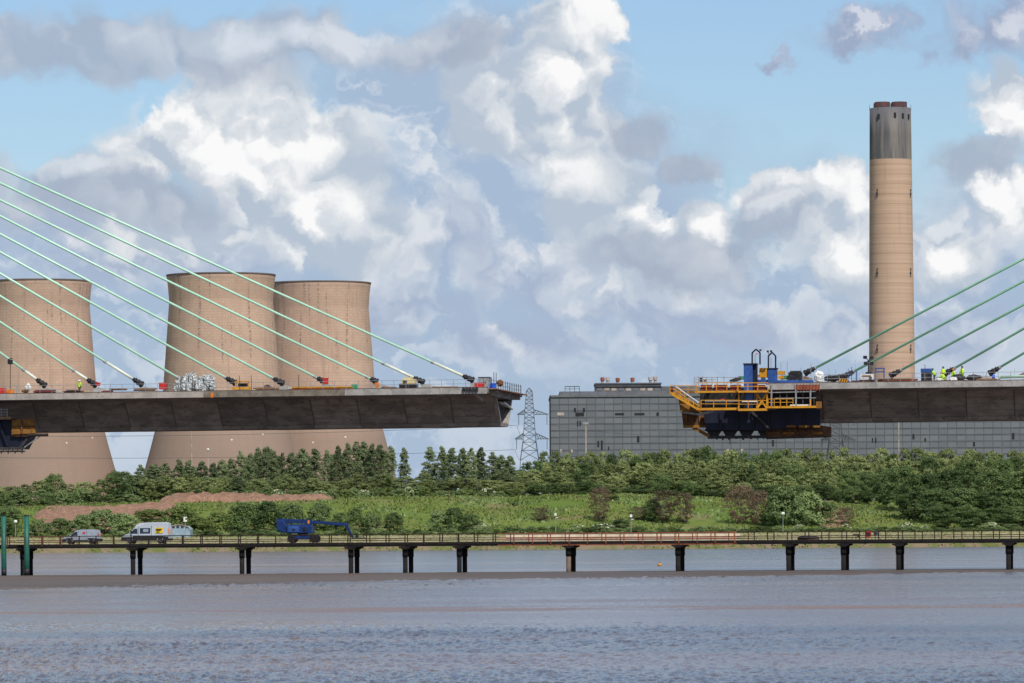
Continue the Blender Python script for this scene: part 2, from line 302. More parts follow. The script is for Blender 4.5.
def tower_mat():
    m = bpy.data.materials.new('tower_concrete'); m.use_nodes = True; t = NT(m.node_tree); b = m.node_tree.nodes['Principled BSDF']
    b.inputs['Roughness'].default_value = .9; b.inputs['Specular IOR Level'].default_value = .15
    co = t.node('ShaderNodeTexCoord').outputs['Object']; oi = t.node('ShaderNodeObjectInfo').outputs['Random']
    x, y, z = t.sep(co); ang = t.math('ADD', t.math('ARCTAN2', x, t.math('MULTIPLY', y, -1.)), 0.)
    uv = t.comb(t.math('MULTIPLY', ang, 24.), z, 0.)
    br = t.node('ShaderNodeTexBrick', offset=.5, squash=1.); t.put(br.inputs['Vector'], uv)
    br.inputs['Scale'].default_value = 1.; br.inputs['Brick Width'].default_value = 1.35; br.inputs['Row Height'].default_value = 1.2
    br.inputs['Mortar Size'].default_value = .16; br.inputs['Mortar Smooth'].default_value = .4
    br.inputs['Color1'].default_value = (.565,.39,.30,1); br.inputs['Color2'].default_value = (.50,.345,.265,1); br.inputs['Mortar'].default_value = (.46,.315,.24,1)
    q = t.vm('ADD', t.comb(t.math('MULTIPLY', ang, 24.), t.math('MULTIPLY', z, .06), 0.), t.comb(t.math('MULTIPLY', oi, 200.), 0., 0.))
    streak = t.noise(q, .35, 6, .65)
    blot = t.noise(t.vm('ADD', co, t.comb(t.math('MULTIPLY', oi, 300.), 0., 0.)), .055, 5, .6)
    col = t.mix(t.math('MULTIPLY', t.ss(streak, .50, .72), .35), br.outputs['Color'], (.21,.15,.125))
    col = t.mix(t.math('MULTIPLY', t.ss(blot, .45, .68), .35), col, (.34,.235,.18))
    # narrow soot streaks on the upper shell
    q2 = t.vm('ADD', t.comb(t.math('MULTIPLY', ang, 24.), t.math('MULTIPLY', z, .035), 0.), t.comb(t.math('MULTIPLY', oi, 77.), 3., 0.))
    s2 = t.ss(t.noise(q2, .55, 3, .5), .605, .66); s2b = t.ss(t.noise(uv, .9, 4, .6), .42, .6)
    col = t.mix(t.math('MULTIPLY', t.math('MULTIPLY', s2, s2b), t.math('MULTIPLY', t.ss(z, 56, 72), .62)), col, (.085,.07,.07))
    bandn = t.noise(t.comb(t.math('MULTIPLY', ang, .6), z, 2.), .16, 4, .6)
    col = t.mix(t.math('MULTIPLY', t.ss(bandn, .48, .68), .3), col, (.36,.25,.195))
    # darker brown towards the base and at the rim
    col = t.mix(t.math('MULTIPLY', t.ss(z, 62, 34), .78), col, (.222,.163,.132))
    col = t.mix(t.math('MULTIPLY', t.ss(z, 104, 108.5), .35), col, (.2,.145,.125))
    # pale patched spots
    vo = t.node('ShaderNodeTexVoronoi'); t.put(vo.inputs['Vector'], uv); vo.inputs['Scale'].default_value = .16
    sp = t.math('MULTIPLY', t.ss(vo.outputs['Distance'], .075, .05), t.ss(z, 66, 50))
    col = t.mix(sp, col, (.62,.55,.5))
    t.put(b.inputs['Base Color'], col); return m
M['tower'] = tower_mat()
def chimney_mat():
    m = bpy.data.materials.new('chimney_concrete'); m.use_nodes = True; t = NT(m.node_tree); b = m.node_tree.nodes['Principled BSDF']
    b.inputs['Roughness'].default_value = .9; b.inputs['Specular IOR Level'].default_value = .15
    co = t.node('ShaderNodeTexCoord').outputs['Object']; x, y, z = t.sep(co)
    ang = t.math('MULTIPLY', t.math('ARCTAN2', x, t.math('MULTIPLY', y, -1.)), 10.)
    ring = t.noise(t.comb(t.math('MULTIPLY', ang, .02), z, 0.), .55, 4, .7)
    col = t.mix(t.ss(ring, .35, .65), (.44,.300,.215), (.515,.360,.262))
    fr = t.math('FRACT', t.math('MULTIPLY', z, 1/4.6)); col = t.mix(t.math('MULTIPLY', t.ss(fr, .14, .04), .35), col, (.2,.13,.095))
    sn = t.noise(t.comb(ang, t.math('MULTIPLY', z, .05), 0.), .45, 5, .65)
    col = t.mix(t.math('MULTIPLY', t.ss(sn, .52, .72), .3), col, (.26,.175,.125))
    soot = t.mix(t.ss(t.noise(t.comb(ang, t.math('MULTIPLY', z, .075), 5.), .32, 5, .6), .34, .66), (.10,.10,.108), (.235,.21,.19))
    soot = t.mix(t.ss(z, 180, 196), soot, (.115,.118,.13))
    col = t.mix(t.ss(z, CH_SOOT-.25, CH_SOOT+.25), col, soot)
    t.put(b.inputs['Base Color'], col); return m
def cladding_mat():
    m = bpy.data.materials.new('grey_cladding'); m.use_nodes = True; t = NT(m.node_tree); b = m.node_tree.nodes['Principled BSDF']
    b.inputs['Roughness'].default_value = .6
    co = t.node('ShaderNodeTexCoord').outputs['Object']; gi = t.node('ShaderNodeNewGeometry').outputs['Random Per Island']
    n = t.noise(co, .03, 4)
    col = t.mix(gi, (.112,.124,.148), (.142,.154,.174)); col = t.mix(t.math('MULTIPLY', t.ss(n, .42, .62), .4), col, (.105,.115,.13))
    t.put(b.inputs['Base Color'], col); return m
M['clad_panel'] = cladding_mat()
M['clad_gap'] = pm('cladding_rail', (.095,.10,.118), (.08,.085,.10), .05, .7)
M['plantroom'] = pm('plantroom_grey', (.15,.155,.165), (.10,.105,.115), .1, .7)
M['stackwhite'] = pm('weathered_white', (.45,.40,.36), (.3,.24,.2), .3, .8)
M['stackred'] = pm('rusted_cowl', (.30,.09,.05), (.2,.06,.04), .5, .8)
# ------------------------------------------------------------------ object helpers
ORG = {}
class Frame:
    """local axes: x along the structure (to the right), y away from the camera, z up"""
    def __init__(s, P0, deg=0., g=0.): s.P = Vector(P0); s.t = R(deg); s.c = math.cos(s.t); s.s = math.sin(s.t); s.g = g
    def along(s, px, w, py=None):
        u, _ = ray(px, py if py is not None else HY-(s.P.z-CAMZ)/s.P.y*FPX)
        return (u*(s.P.y+w*s.c)-s.P.x-w*s.s)/(s.c+u*s.s)
    def loc(s, px, py, w):
        a = s.along(px, w, py); Y = s.P.y-a*s.s+w*s.c
        return Vector((a, w, CAMZ+ray(px, py)[1]*Y-s.P.z))
    def world(s, v): return Vector((s.P.x+v[0]*s.c+v[1]*s.s, s.P.y-v[0]*s.s+v[1]*s.c, s.P.z+v[2]))
    def top(s, px, w, dz=0.): a = s.along(px, w); return Vector((a, w, s.g*a+dz))
W0 = Frame((0,0,0))
def tag(o, label=None, cat=None, group=None, kind=None):
    for k, v in (('label',label),('category',cat),('group',group),('kind',kind)):
        if v: o[k] = v
    return o
def thing(name, label, cat, org=(0,0,0), F=W0, group=None):
    o = bpy.data.objects.new(name, None); C.objects.link(o); o.empty_display_size = .5
    o.location = F.world(org); o.rotation_euler = (0,0,-F.t); ORG[o.name] = Vector(org)
    return tag(o, label, cat, group)
class MB:
    def __init__(s): s.v = []; s.f = []
    def add(s, vs, fs):
        n = len(s.v); s.v += [tuple(v) for v in vs]; s.f += [tuple(i+n for i in f) for f in fs]; return s
    def box(s, x0, x1, y0, y1, z0, z1):
        x0, x1 = sorted((x0,x1)); y0, y1 = sorted((y0,y1)); z0, z1 = sorted((z0,z1))
        return s.add([(x0,y0,z0),(x1,y0,z0),(x1,y1,z0),(x0,y1,z0),(x0,y0,z1),(x1,y0,z1),(x1,y1,z1),(x0,y1,z1)],
                     [(3,2,1,0),(4,5,6,7),(0,1,5,4),(1,2,6,5),(2,3,7,6),(3,0,4,7)])
    def beam(s, a, b, wd, ht=None, up=(0,0,1)):
        a, b = Vector(a), Vector(b); ht = ht or wd; d = (b-a).normalized(); up = Vector(up)
        if abs(d.dot(up)) > .98: up = Vector((0,1,0))
        sd = d.cross(up).normalized()*wd/2; u = sd.cross(d).normalized()*ht/2
        return s.add([a-sd-u,a+sd-u,a+sd+u,a-sd+u,b-sd-u,b+sd-u,b+sd+u,b-sd+u],
                     [(0,1,2,3),(7,6,5,4),(0,4,5,1),(1,5,6,2),(2,6,7,3),(3,7,4,0)])
    def tube(s, a, b, r0, r1=None, n=8, caps=True):
        a, b = Vector(a), Vector(b); r1 = r0 if r1 is None else r1; d = (b-a).normalized()
        up = Vector((0,0,1)) if abs(d.z) < .9 else Vector((1,0,0)); e1 = d.cross(up).normalized(); e2 = d.cross(e1)
        vs = [p+(e1*math.cos(k*2*math.pi/n)+e2*math.sin(k*2*math.pi/n))*r for p, r in ((a,r0),(b,r1)) for k in range(n)]
        fs = [(k,(k+1)%n,n+(k+1)%n,n+k) for k in range(n)]
        if caps: fs += [tuple(range(n-1,-1,-1)), tuple(range(n,2*n))]
        return s.add(vs, fs)
    def path(s, pts, r, n=6):
        for a, b in zip(pts[:-1], pts[1:]): s.tube(a, b, r, r, n, False)
        return s
    def lathe(s, prof, c=(0,0,0), n=32, cap=True):
        vs = [(c[0]+r*math.cos(k*2*math.pi/n), c[1]+r*math.sin(k*2*math.pi/n), c[2]+z) for r, z in prof for k in range(n)]
        fs = [(j*n+k, j*n+(k+1)%n, (j+1)*n+(k+1)%n, (j+1)*n+k) for j in range(len(prof)-1) for k in range(n)]
        if cap: fs += [tuple(range(n-1,-1,-1)), tuple(range((len(prof)-1)*n, len(prof)*n))]
        return s.add(vs, fs)
    def prism(s, poly, y0, y1):           # poly in (x,z)
        n = len(poly); vs = [(x,y0,z) for x, z in poly]+[(x,y1,z) for x, z in poly]
        return s.add(vs, [tuple(range(n)), tuple(range(2*n-1,n-1,-1))]+[(i,n+i,n+(i+1)%n,(i+1)%n) for i in range(n)])
    def prismx(s, poly, x0, x1):          # poly in (y,z)
        n = len(poly); vs = [(x0,y,z) for y, z in poly]+[(x1,y,z) for y, z in poly]
        return s.add(vs, [tuple(range(n-1,-1,-1)), tuple(range(n,2*n))]+[((i+1)%n,n+(i+1)%n,n+i,i) for i in range(n)])
    def mesh(s, name, mat, org=(0,0,0), smooth=False, bevel=0):
        me = bpy.data.meshes.new(name); o = Vector(org)
        me.from_pydata([tuple(Vector(v)-o) for v in s.v], [], s.f)
        bm = bmesh.new(); bm.from_mesh(me)
        if bevel: bmesh.ops.bevel(bm, geom=bm.edges[:], offset=bevel, segments=1, affect='EDGES', clamp_overlap=True)
        bmesh.ops.recalc_face_normals(bm, faces=bm.faces[:]); bm.to_mesh(me); bm.free()
        me.materials.append(mat)
        if smooth: me.polygons.foreach_set('use_smooth', [True]*len(me.polygons))
        return me
    def build(s, name, mat, parent=None, smooth=False, bevel=0, label=None, kind=None):
        org = ORG[parent.name] if parent else Vector((0,0,0))
        o = bpy.data.objects.new(name, s.mesh(name, M[mat] if isinstance(mat, str) else mat, org, smooth, bevel)); C.objects.link(o)
        if parent: o.parent = parent
        ORG[o.name] = org
        return tag(o, label, None, None, kind)
def inst(name, me, parent, loc=(0,0,0), rot=None):
    o = bpy.data.objects.new(name, me); C.objects.link(o); o.parent = parent; o.location = Vector(loc)-ORG[parent.name]; ORG[o.name] = ORG[parent.name]
    if rot: o.rotation_euler = rot
    return o
def copy_tree(o, parent=None):
    c = o.copy(); C.objects.link(c); c.parent = parent; ORG[c.name] = ORG[o.name]
    for ch in list(o.children): copy_tree(ch, c)
    return c
def fb(mb, F, px0, py0, px1, py1, w0, w1):   # a box spanning those sight lines at depth w0..w1 of a frame
    a = F.loc(px0, py0, w0); b = F.loc(px1, py1, w0); mb.box(a.x, b.x, w0, w1, a.z, b.z); return mb
# ------------------------------------------------------------------ ground, water
def smooth(a, b, x): t = min(1, max(0, (x-a)/(b-a))); return t*t*(3-2*t)
def crest(x):
    p = 512+x/.32
    ks = [(-300,12),(0,13),(110,13.6),(200,14.8),(330,15.6),(450,16),(620,16),(700,15),(760,13.8),(860,13),(1024,13),(1500,14)]
    if p <= ks[0][0]: return ks[0][1]
    for (a, za), (b, zb) in zip(ks[:-1], ks[1:]):
        if p <= b: return za+(zb-za)*smooth(a, b, p)
    return ks[-1][1]
def zg(x, Y):
    if Y < 1383: return -1.5
    nz = (mnoise.noise((x*.02, Y*.02, 3.3))*1.2+mnoise.noise((x*.07, Y*.06, 1.3))*.7+mnoise.noise((x*.2, Y*.2, 9.3))*.25)
    e = mnoise.noise((x*.05, 0, 5.1))*3
    z = -1.5+3.2*smooth(1383+e, 1390+e, Y)+2.3*smooth(1395, 1480, Y)
    c = crest(x); z += (c-4)*smooth(1488, 1600, Y)
    z += 1.2*smooth(1600, 1680, Y); 
    if Y > 1800: z += (8-z)*smooth(1800, 2050, Y)
    return z+nz*(.25+.75*smooth(1490, 1530, Y))*(1-smooth(1800, 2000, Y))*smooth(1392,1400,Y)
def grid(name, xs, ys, fz, mat):
    me = bpy.data.meshes.new(name); n = len(xs)
    me.from_pydata([(x,y,fz(x,y)) for y in ys for x in xs], [], [(j*n+i,j*n+i+1,(j+1)*n+i+1,(j+1)*n+i) for j in range(len(ys)-1) for i in range(n-1)])
    me.materials.append(mat); me.polygons.foreach_set('use_smooth', [True]*len(me.polygons))
    o = bpy.data.objects.new(name, me); C.objects.link(o); return o
xs = [-30000,-9000,-3000,-1200,-600,-400]+list(np.arange(-300,301,3.))+[400,600,1200,3000,9000,30000]
ys = list(np.arange(1380,1400,1.5))+list(np.arange(1400,1640,3.))+list(np.arange(1640,1860,10.))+[1880,1920,1980,2050,2300,2700,3500,6000,12000,40000]
tag(grid('ground', xs, ys, zg, M['ground']), kind='structure')
tag(grid('water', [-30000,-2000,-300,0,300,2000,30000], [-3000,0,400,800,1200,1500], lambda x,y: -.12, M['water']), kind='structure')
def gp(px, py): a, b = ray(px, py); Y = -CAMZ/b; return Vector((a*Y, Y, 0))
def strip(name, mat, back, front, h, nseg=160, nrow=8, jit=1., rag=0.):
    # sheet between two pixel-measured shore lines, laid on the water
    def itp(tab, p):
        for (a, ya), (b, yb) in zip(tab[:-1], tab[1:]):
            if p <= b: return ya+(yb-ya)*(p-a)/(b-a)
        return tab[-1][1]
    vs = []; p0, p1 = back[0][0], back[-1][0]
    for j in range(nrow+1):
        for i in range(nseg+1):
            p = p0+(p1-p0)*i/nseg; A = gp(p, itp(back, p)); B = gp(p, itp(front, p)); k = j/nrow
            if rag: k = .5+(k-.5)*min(1., max(.04, .45+rag*(mnoise.noise((p*.021,4.4,rag))+.7*mnoise.noise((p*.09,1.4,rag)))))
            Y = A.y+(B.y-A.y)*k; Y += jit*(mnoise.noise((p*.03, j*3.1, 2.2))+.6*mnoise.noise((p*.12, j*2.1, 7.2)))*(1 if j in (0,nrow) else .2)
            vs.append((A.x/A.y*Y, Y, (.13+.02*h if rag else -.02+h*math.sin(math.pi*min(1,max(0,k)))**.6)+(.03*mnoise.noise((p*.05,j,1.)) if 0<j<nrow and not rag else 0)))
    n = nseg+1; me = bpy.data.meshes.new(name)
    me.from_pydata(vs, [], [(j*n+i,j*n+i+1,(j+1)*n+i+1,(j+1)*n+i) for j in range(nrow) for i in range(nseg)])
    me.materials.append(mat); me.polygons.foreach_set('use_smooth', [True]*len(me.polygons))
    o = bpy.data.objects.new(name, me); C.objects.link(o); return tag(o, kind='structure')
strip('sandbank', M['mud'], [(-500,577.5),(0,575.3),(400,572.6),(700,570.6),(960,569.4),(1300,568)], [(-500,598),(0,590.5),(130,587),(400,581),(600,578.2),(800,575.8),(960,572.6),(1300,569)], .22, jit=5)
# ------------------------------------------------------------------ spoil heaps
def heap(name, x0, x1, y0, y1, h, label_seed):
    xs = np.arange(x0, x1+.1, 1.1); ys = np.arange(y0, y1+.1, 1.3)
    def f(x, y):
        u = (x-x0)/(x1-x0)*2-1; v = (y-y0)/(y1-y0)*2-1
        m = 1-max(abs(u)**2.5, abs(v)**2.5)+.35*mnoise.noise((x*.09, y*.09, label_seed))
        k = smooth(0, .45, m)
        return zg(x, y)-.5+k*(.5+h*(.55+.45*mnoise.noise((x*.06,y*.06,label_seed+4))+.38*mnoise.noise((x*.35,y*.35,label_seed+9))+.30*mnoise.noise((x*.9,y*.9,label_seed))))
    return tag(grid(name, list(xs), list(ys), f, M['earth']), kind='structure')
heap('spoil_heap', -150, -105, 1522, 1586, 1.6, 1.5)
heap('spoil_heap', -116, -54, 1592, 1620, 2.6, 7.7)
heap('earth_scar', 93, 104, 1498, 1585, .35, 4.4)
# ------------------------------------------------------------------ cooling towers
GZ = 8.0
def towers():
    Y2 = 2150.; k = Y2/FPX; zz = lambda py: CAMZ+ray(221, py)[1]*Y2-GZ
    prof = [(275,54.5),(279,54.0),(286,53.1),(300,52.0),(317,51.5),(331,52.0),(345,52.3),(358,53.2),(370,54.4),(385,56.5),(400,59.4),(415,62.8),(430,66.8),(448,71.5),(466,76.5),(485,81.2),(505,86),(518,89)]
    P = [(h*k, zz(y)) for y, h in reversed(prof)]
    root = thing('cooling_tower', 'largest hyperbolic cooling tower, standing in front of the right-hand one', 'cooling tower', (0,0,0))
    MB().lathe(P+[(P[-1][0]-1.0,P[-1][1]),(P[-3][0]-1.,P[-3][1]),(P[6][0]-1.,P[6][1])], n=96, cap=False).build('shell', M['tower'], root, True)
    rt, zt = P[-1]
    MB().lathe([(rt+.01,zt-.55),(rt+.12,zt-.5),(rt+.12,zt+.1),(rt-1.2,zt+.1)], n=96, cap=False).build('rim', pm('rim_concrete', (.15,.115,.10), None, .2, .9), root)
    lg = MB(); rb = P[0][0]
    for i in range(36):
        a = i*2*math.pi/36
        for sgn in (-1, 1): lg.tube((rb*math.cos(a),rb*math.sin(a),P[0][1]+.3), ((rb+2)*math.cos(a+sgn*.085),(rb+2)*math.sin(a+sgn*.085),-.5), .45, n=6)
    lg.build('support_legs', 'concrete', root)
    def place(o, px, py, Y): a, _ = ray(px, py); o.location = (a*Y, Y, GZ)
    place(root, 221, 275, Y2)
    for px, Y, lab in ((38.5, 2194, 'cooling tower at the left edge, cut by the picture frame'), (318.3, 2226, 'rightmost cooling tower, its left side hidden behind the largest one')):
        c = copy_tree(root); place(c, px, 280, Y); c['label'] = lab; c.rotation_euler.z = .3 if px < 100 else -.25
        c['group'] = 'hyperbolic cooling towers'
    root['group'] = 'hyperbolic cooling towers'
towers()
# ------------------------------------------------------------------ chimney
CY = 2325.
CH_SOOT = CAMZ+ray(891,160)[1]*CY-GZ
def chimney():
    top = CAMZ+ray(891,108.5)[1]*CY-GZ; k = CY/FPX; b = at(891.5, 300, CY)
    root = thing('power_station_chimney', 'tall tan concrete chimney with a soot-dark top', 'chimney', (b.x,CY,GZ)); o = Vector((b.x,CY,GZ))
    n = 24; zs = [0,20,40,60,80,100,120,140,160,180,top-.01]; r0, r1 = 24.2*k, 20.6*k
    mb = MB(); mb.lathe([(r0+(r1-r0)*z/top, z) for z in zs]+[(r1-.8,top),(r1-.8,top-6)], o, 64, True); mb.build('shaft', chimney_mat(), root, True)
    for sx in (-1, 1):
        for sy in (-1, 1):
            c = o+Vector((sx*3.95, sy*3.3, 0))
            MB().lathe([(3.6,top-3),(3.6,top+2.7),(3.1,top+2.7),(3.1,top-1)], c, 24, False).build('flue', 'stackredflue', root, True)
    for py in (194, 273, 349):
        for px in (876, 909.5):
            z = CAMZ+ray(px,py)[1]*CY; x = at(px,py,CY).x; rr = r0+(r1-r0)*(z-GZ)/top; dx = x-o.x; y = CY-math.sqrt(max(.1, rr*rr-dx*dx))
            MB().box(x-.4,x+.35,y-.5,y+.8,z-.9,z+.3).build('platform', 'dark', root); MB().box(x-.12,x+.35,y-.3,y+.8,z+.9,z+1.9).build('hatch', 'dark', root); MB().box(x-.15,x+.2,y-.5,y+.2,z-1.9,z-1.3).build('beacon', 'dark', root)
    for px, py in ((877.5,117.5),(893.5,116.5),(901.5,117),(907.5,117.5)):
        z = CAMZ+ray(px,py)[1]*CY; x = at(px,py,CY).x; rr = r1+.3; dx = x-o.x; y = CY-math.sqrt(max(.1, rr*rr-dx*dx))
        MB().box(x-.5,x+.5,y-.12,y+1.2,z-1.1,z+1.1).build('opening', 'black', root)
    for a in (0, 1.1, 2.1, 3.14, 4.0, 5.3):
        MB().tube(o+Vector((r1*math.cos(a),r1*math.sin(a),top-1)), o+Vector((r1*math.cos(a),r1*math.sin(a),top+1.9)), .12, .06, 5).build('lightning_rod', 'dark', root)
M['stackredflue'] = pm('rusted_flue', (.085,.035,.036), (.05,.03,.032), .4, .8)
chimney()
# ------------------------------------------------------------------ boiler house
def boiler_house():
    Y = 2250.; F = Frame((0,Y,0)); o = F.loc(800,530,0); o.z = GZ
    root = thing('power_station_building', 'long grey panel-clad power station boiler house behind the trees', 'building', o)
    root.location = F.world(o); ORG[root.name] = o
    xl, xr = F.loc(550.5,420,0).x, F.loc(1110,420,0).x; zt = F.loc(600,397,0).z; D = 70
    MB().box(xl,xr,0,D,GZ-2,zt).build('wall', 'clad_gap', root)
    MB().box(xl-.3,xr+.3,-.45,D,zt,zt+.9).build('parapet', 'plantroom', root)
    mb = MB(); ncol = 62; cw = (xr-xl)/ncol; rh = 2.95; rows = int((zt-GZ)/rh)
    opens = [(557,564,412.5,415.5,'p'),(575.5,584,412.5,416,'d'),(615,624,413,415,'d'),(634.5,644.5,413,415,'d'),(656.5,659,412.5,415.5,'d'),(574,576,408,412,'d'),(583,585,408,412,'d'),
             (577,578.2,421,426,'d'),(579.5,580.7,421,426,'d'),(597.5,599.2,441,447,'d'),(601,602.8,440.5,450,'d'),(608,609.2,446.5,450,'d'),(637,639.5,436,442,'d'),(912.5,914.6,434,439,'d'),
             (924.5,926,438,441.5,'d'),(973,975,442,446,'d'),(1012,1014.5,433,439,'d'),(872,873.2,438,442.5,'d'),(875,876.5,438,442.5,'d'),(772,774,440,446,'d')]
    for j in range(rows):
        for i in range(ncol):
            x0 = xl+i*cw+.24; z0 = zt-.55-(j+1)*rh+.5
            mb.box(x0-.13, x0+cw-.36, -.16, .05, z0-.06, z0+rh-.66)
    mb.build('cladding_panels', 'clad_panel', root, kind='stuff')
    for j in range(1, rows, 1):
        z = zt-.45-j*rh
        MB().box(xl-.1,xr+.1,-.22,-.02,z-.16,z+.16).build('cladding_rail', 'plantroom', root)
    for (a, b, t, u, kd) in opens:
        q = fb(MB(), F, a, t, b, u, -.34, -.05); q.build('louvre', 'stackwhite' if kd == 'p' else 'black', root)
    def tier(a, t, b, u, w0, w1, mat='plantroom', nm='rooftop_block'): return fb(MB(), F, a, t, b, u, w0, w1).build(nm, mat, root)
    t1 = tier(559.5,391.5,1080,396.6,4,60)
    for k, a in enumerate(np.arange(562,600,9.)): fb(MB(),F,a,392.6,a+8,396.2,3.8,4.1).build('rooftop_panel','clad_panel',root)
    tier(595.5,383.0,661,391.4,8,40); tier(661.2,386.3,700,391.4,8,40)
    for a in np.arange(597,659,7.2):
        fb(MB(),F,a,388.2,a+5.2,390.6,7.7,8.1).build('rooftop_window', 'stackwhite' if int(a)%3 else 'clad_panel', root)
    tier(594.8,383.0,661.6,383.9,7.5,40.5,'clad_gap','roof_edge'); tier(594.8,386.4,661.6,387.0,7.6,7.9,'black','roof_edge')
    for px, m_, h in ((602.5,'stackred',377.3),(607.7,'stackwhite',377.3),(617.7,'stackred',377.8),(632.5,'stackred',377.6),(650.4,'stackwhite',376.9),(655.2,'stackwhite',376.5)):
        b = F.loc(px,383,14); t = F.loc(px,h,14)
        v = MB().tube((b.x,14,b.z-.5),(b.x,14,t.z-1.2),.6,n=12).build('roof_vent','stackwhite',root)
        MB().lathe([(.55,t.z-b.z-1.9),(.95,t.z-b.z-1.5),(.95,t.z-b.z-.1),(.4,t.z-b.z)],(b.x,14,b.z),12).build('cowl',m_,v)
    mb = MB()
    a, b = F.loc(565,386.5,6), F.loc(579.5,386.5,6)
    for f in (0,.33,.66,1): x = a.x+(b.x-a.x)*f; mb.beam((x,6,a.z),(x,6,a.z-2.6),.22)
    mb.beam((a.x,6,a.z),(b.x,6,a.z),.3); mb.beam((a.x,6,a.z-1.1),(b.x,6,a.z-1.1),.2); mb.build('roof_railing','dark',root)
    fb(MB(),F,549.6,395.5,551,455,-.6,.4).build('corner_trim','black',root)
    for px in (560,571,700,726,741,760): fb(MB(),F,px,449.5+random.uniform(-.5,.5),px+random.uniform(1.5,5),452.5,-14,-12).build('site_cabin','stackwhite',root)
boiler_house()
# ------------------------------------------------------------------ pylons and wires
def pylon(label):
    root = thing('electricity_pylon', label, 'pylon', (0,0,0), group='lattice pylons')
    k = .38; H = lambda py: (460-py)*k*1.0
    prof = [(460,9.2),(440,6.3),(409,4.2),(395,3.2),(391,2.6)]
    def half(z):
        for (ya, ha), (yb, hb) in zip(prof[:-1], prof[1:]):
            if z <= H(yb)+1e-6: f = (z-H(ya))/(H(yb)-H(ya)); return (ha+(hb-ha)*f)*k
        return prof[-1][1]*k
    for sx in (-1, 1):
        for sy in (-1, 1):
            mb = MB(); zs = [-4]+[H(y) for y, _ in prof]
            for a, b in zip(zs[:-1], zs[1:]): mb.beam((sx*half(max(a,0))*(1.06 if a<0 else 1),sy*half(max(a,0)),a),(sx*half(b),sy*half(b),b),.24)
            mb.build('leg','pylon',root)
    br = MB(); z = 0
    lv = [0]
    while lv[-1] < H(391)-1.2: lv.append(lv[-1]+max(1.1, half(lv[-1])*1.05))
    lv[-1] = H(391)
    for a, b in zip(lv[:-1], lv[1:]):
        ha, hb = half(a), half(b)
        for s in (-1, 1):
            br.beam((-ha,s*ha,a),(hb,s*hb,b),.13); br.beam((ha,s*ha,a),(-hb,s*hb,b),.13)
            br.beam((s*ha,-ha,a),(s*hb,hb,b),.13); br.beam((s*ha,ha,a),(s*hb,-hb,b),.13)
        for s in (-1,1): br.beam((-hb,s*hb,b),(hb,s*hb,b),.13); br.beam((s*hb,-hb,b),(s*hb,hb,b),.13)
    br.build('bracing','pylon',root)
    pk = MB(); ht = half(H(391))
    for sx in (-1,1):
        for sy in (-1,1): pk.beam((sx*ht,sy*ht,H(391)),(0,0,H(388)),.2)
    pk.build('peak','pylon',root)
    for (py, tipl, tipr, up) in ((414.5,-12.2,19.2,409.5),(439,-14.5,19.2,433)):
        for tx in (tipl, tipr):
            mb = MB(); hb = half(H(py)); hu = half(H(up)); sx = -1 if tx < 0 else 1; tip = Vector((tx*k,0,H(py)))
            for sy in (-1,1):
                mb.beam((sx*hb,sy*hb,H(py)),tip,.2); mb.beam((sx*hu,sy*hu,H(up)),tip,.2)
            for q in range(5):
                f, f2 = q/5, (q+.5)/5
                A = Vector((sx*hb,0,H(py))).lerp(tip,f); B = Vector((sx*hu,0,H(up))).lerp(tip,f2); A2 = Vector((sx*hb,0,H(py))).lerp(tip,(q+1)/5)
                for sy in (-1,1):
                    d = Vector((0,sy*hb,0))
                    mb.beam(A+d*(1-f),B+d*(1-f2),.13); mb.beam(B+d*(1-f2),A2+d*(1-(q+1)/5),.13)
            mb.build('cross_arm','pylon',root)
            MB().tube(tip-Vector((sx*.6,0,0)),tip-Vector((sx*.6,0,4)),.13,n=6).build('insulator','wire',root)
    return root
py1 = pylon('whole lattice pylon standing against the sky between deck end and boiler house')
p = at(529.6,460,1900); py1.location = (p.x,1900,p.z)
py2 = copy_tree(py1); py2['label'] = 'pale lattice pylon with its top hidden behind the right bridge deck'
p = at(836,462,1830); py2.location = (p.x,1830,p.z)
def wire(a, b, sag, r=.06, label=None):
    root = MB(); pts = [a.lerp(b, i/24)-Vector((0,0,sag*4*(i/24)*(1-i/24))) for i in range(25)]
    o = root.path(pts, r, 4).build('overhead_wire','wire'); return tag(o, label, 'power line', 'wires of the overhead line')
for py, tl, tr, nm in ((414.5,-12.2,19.2,'upper'),(439,-14.5,19.2,'lower')):
    z = py1.location.z+(460-py)*.38-4
    a = Vector((py1.location.x+tl*.38,1900,z)); wire(a, at(-60, 436 if nm=='upper' else 457, 1780), 1.5, .07, f'long {nm} wire running left from the pylon past the cooling towers')
    wire(a, Vector((py1.location.x-2.2,1899,z-3.2)), 2.2, .06, f'short {nm} jumper wire looping back to the left side of the pylon')
    b = Vector((py1.location.x+tr*.38,1900,z)); q = Vector((py2.location.x-14.5*.38,1830,py2.location.z+(460-py)*.38-4))
    wire(b, q, 4, .06, f'{nm} wire crossing in front of the boiler house between the two pylons')
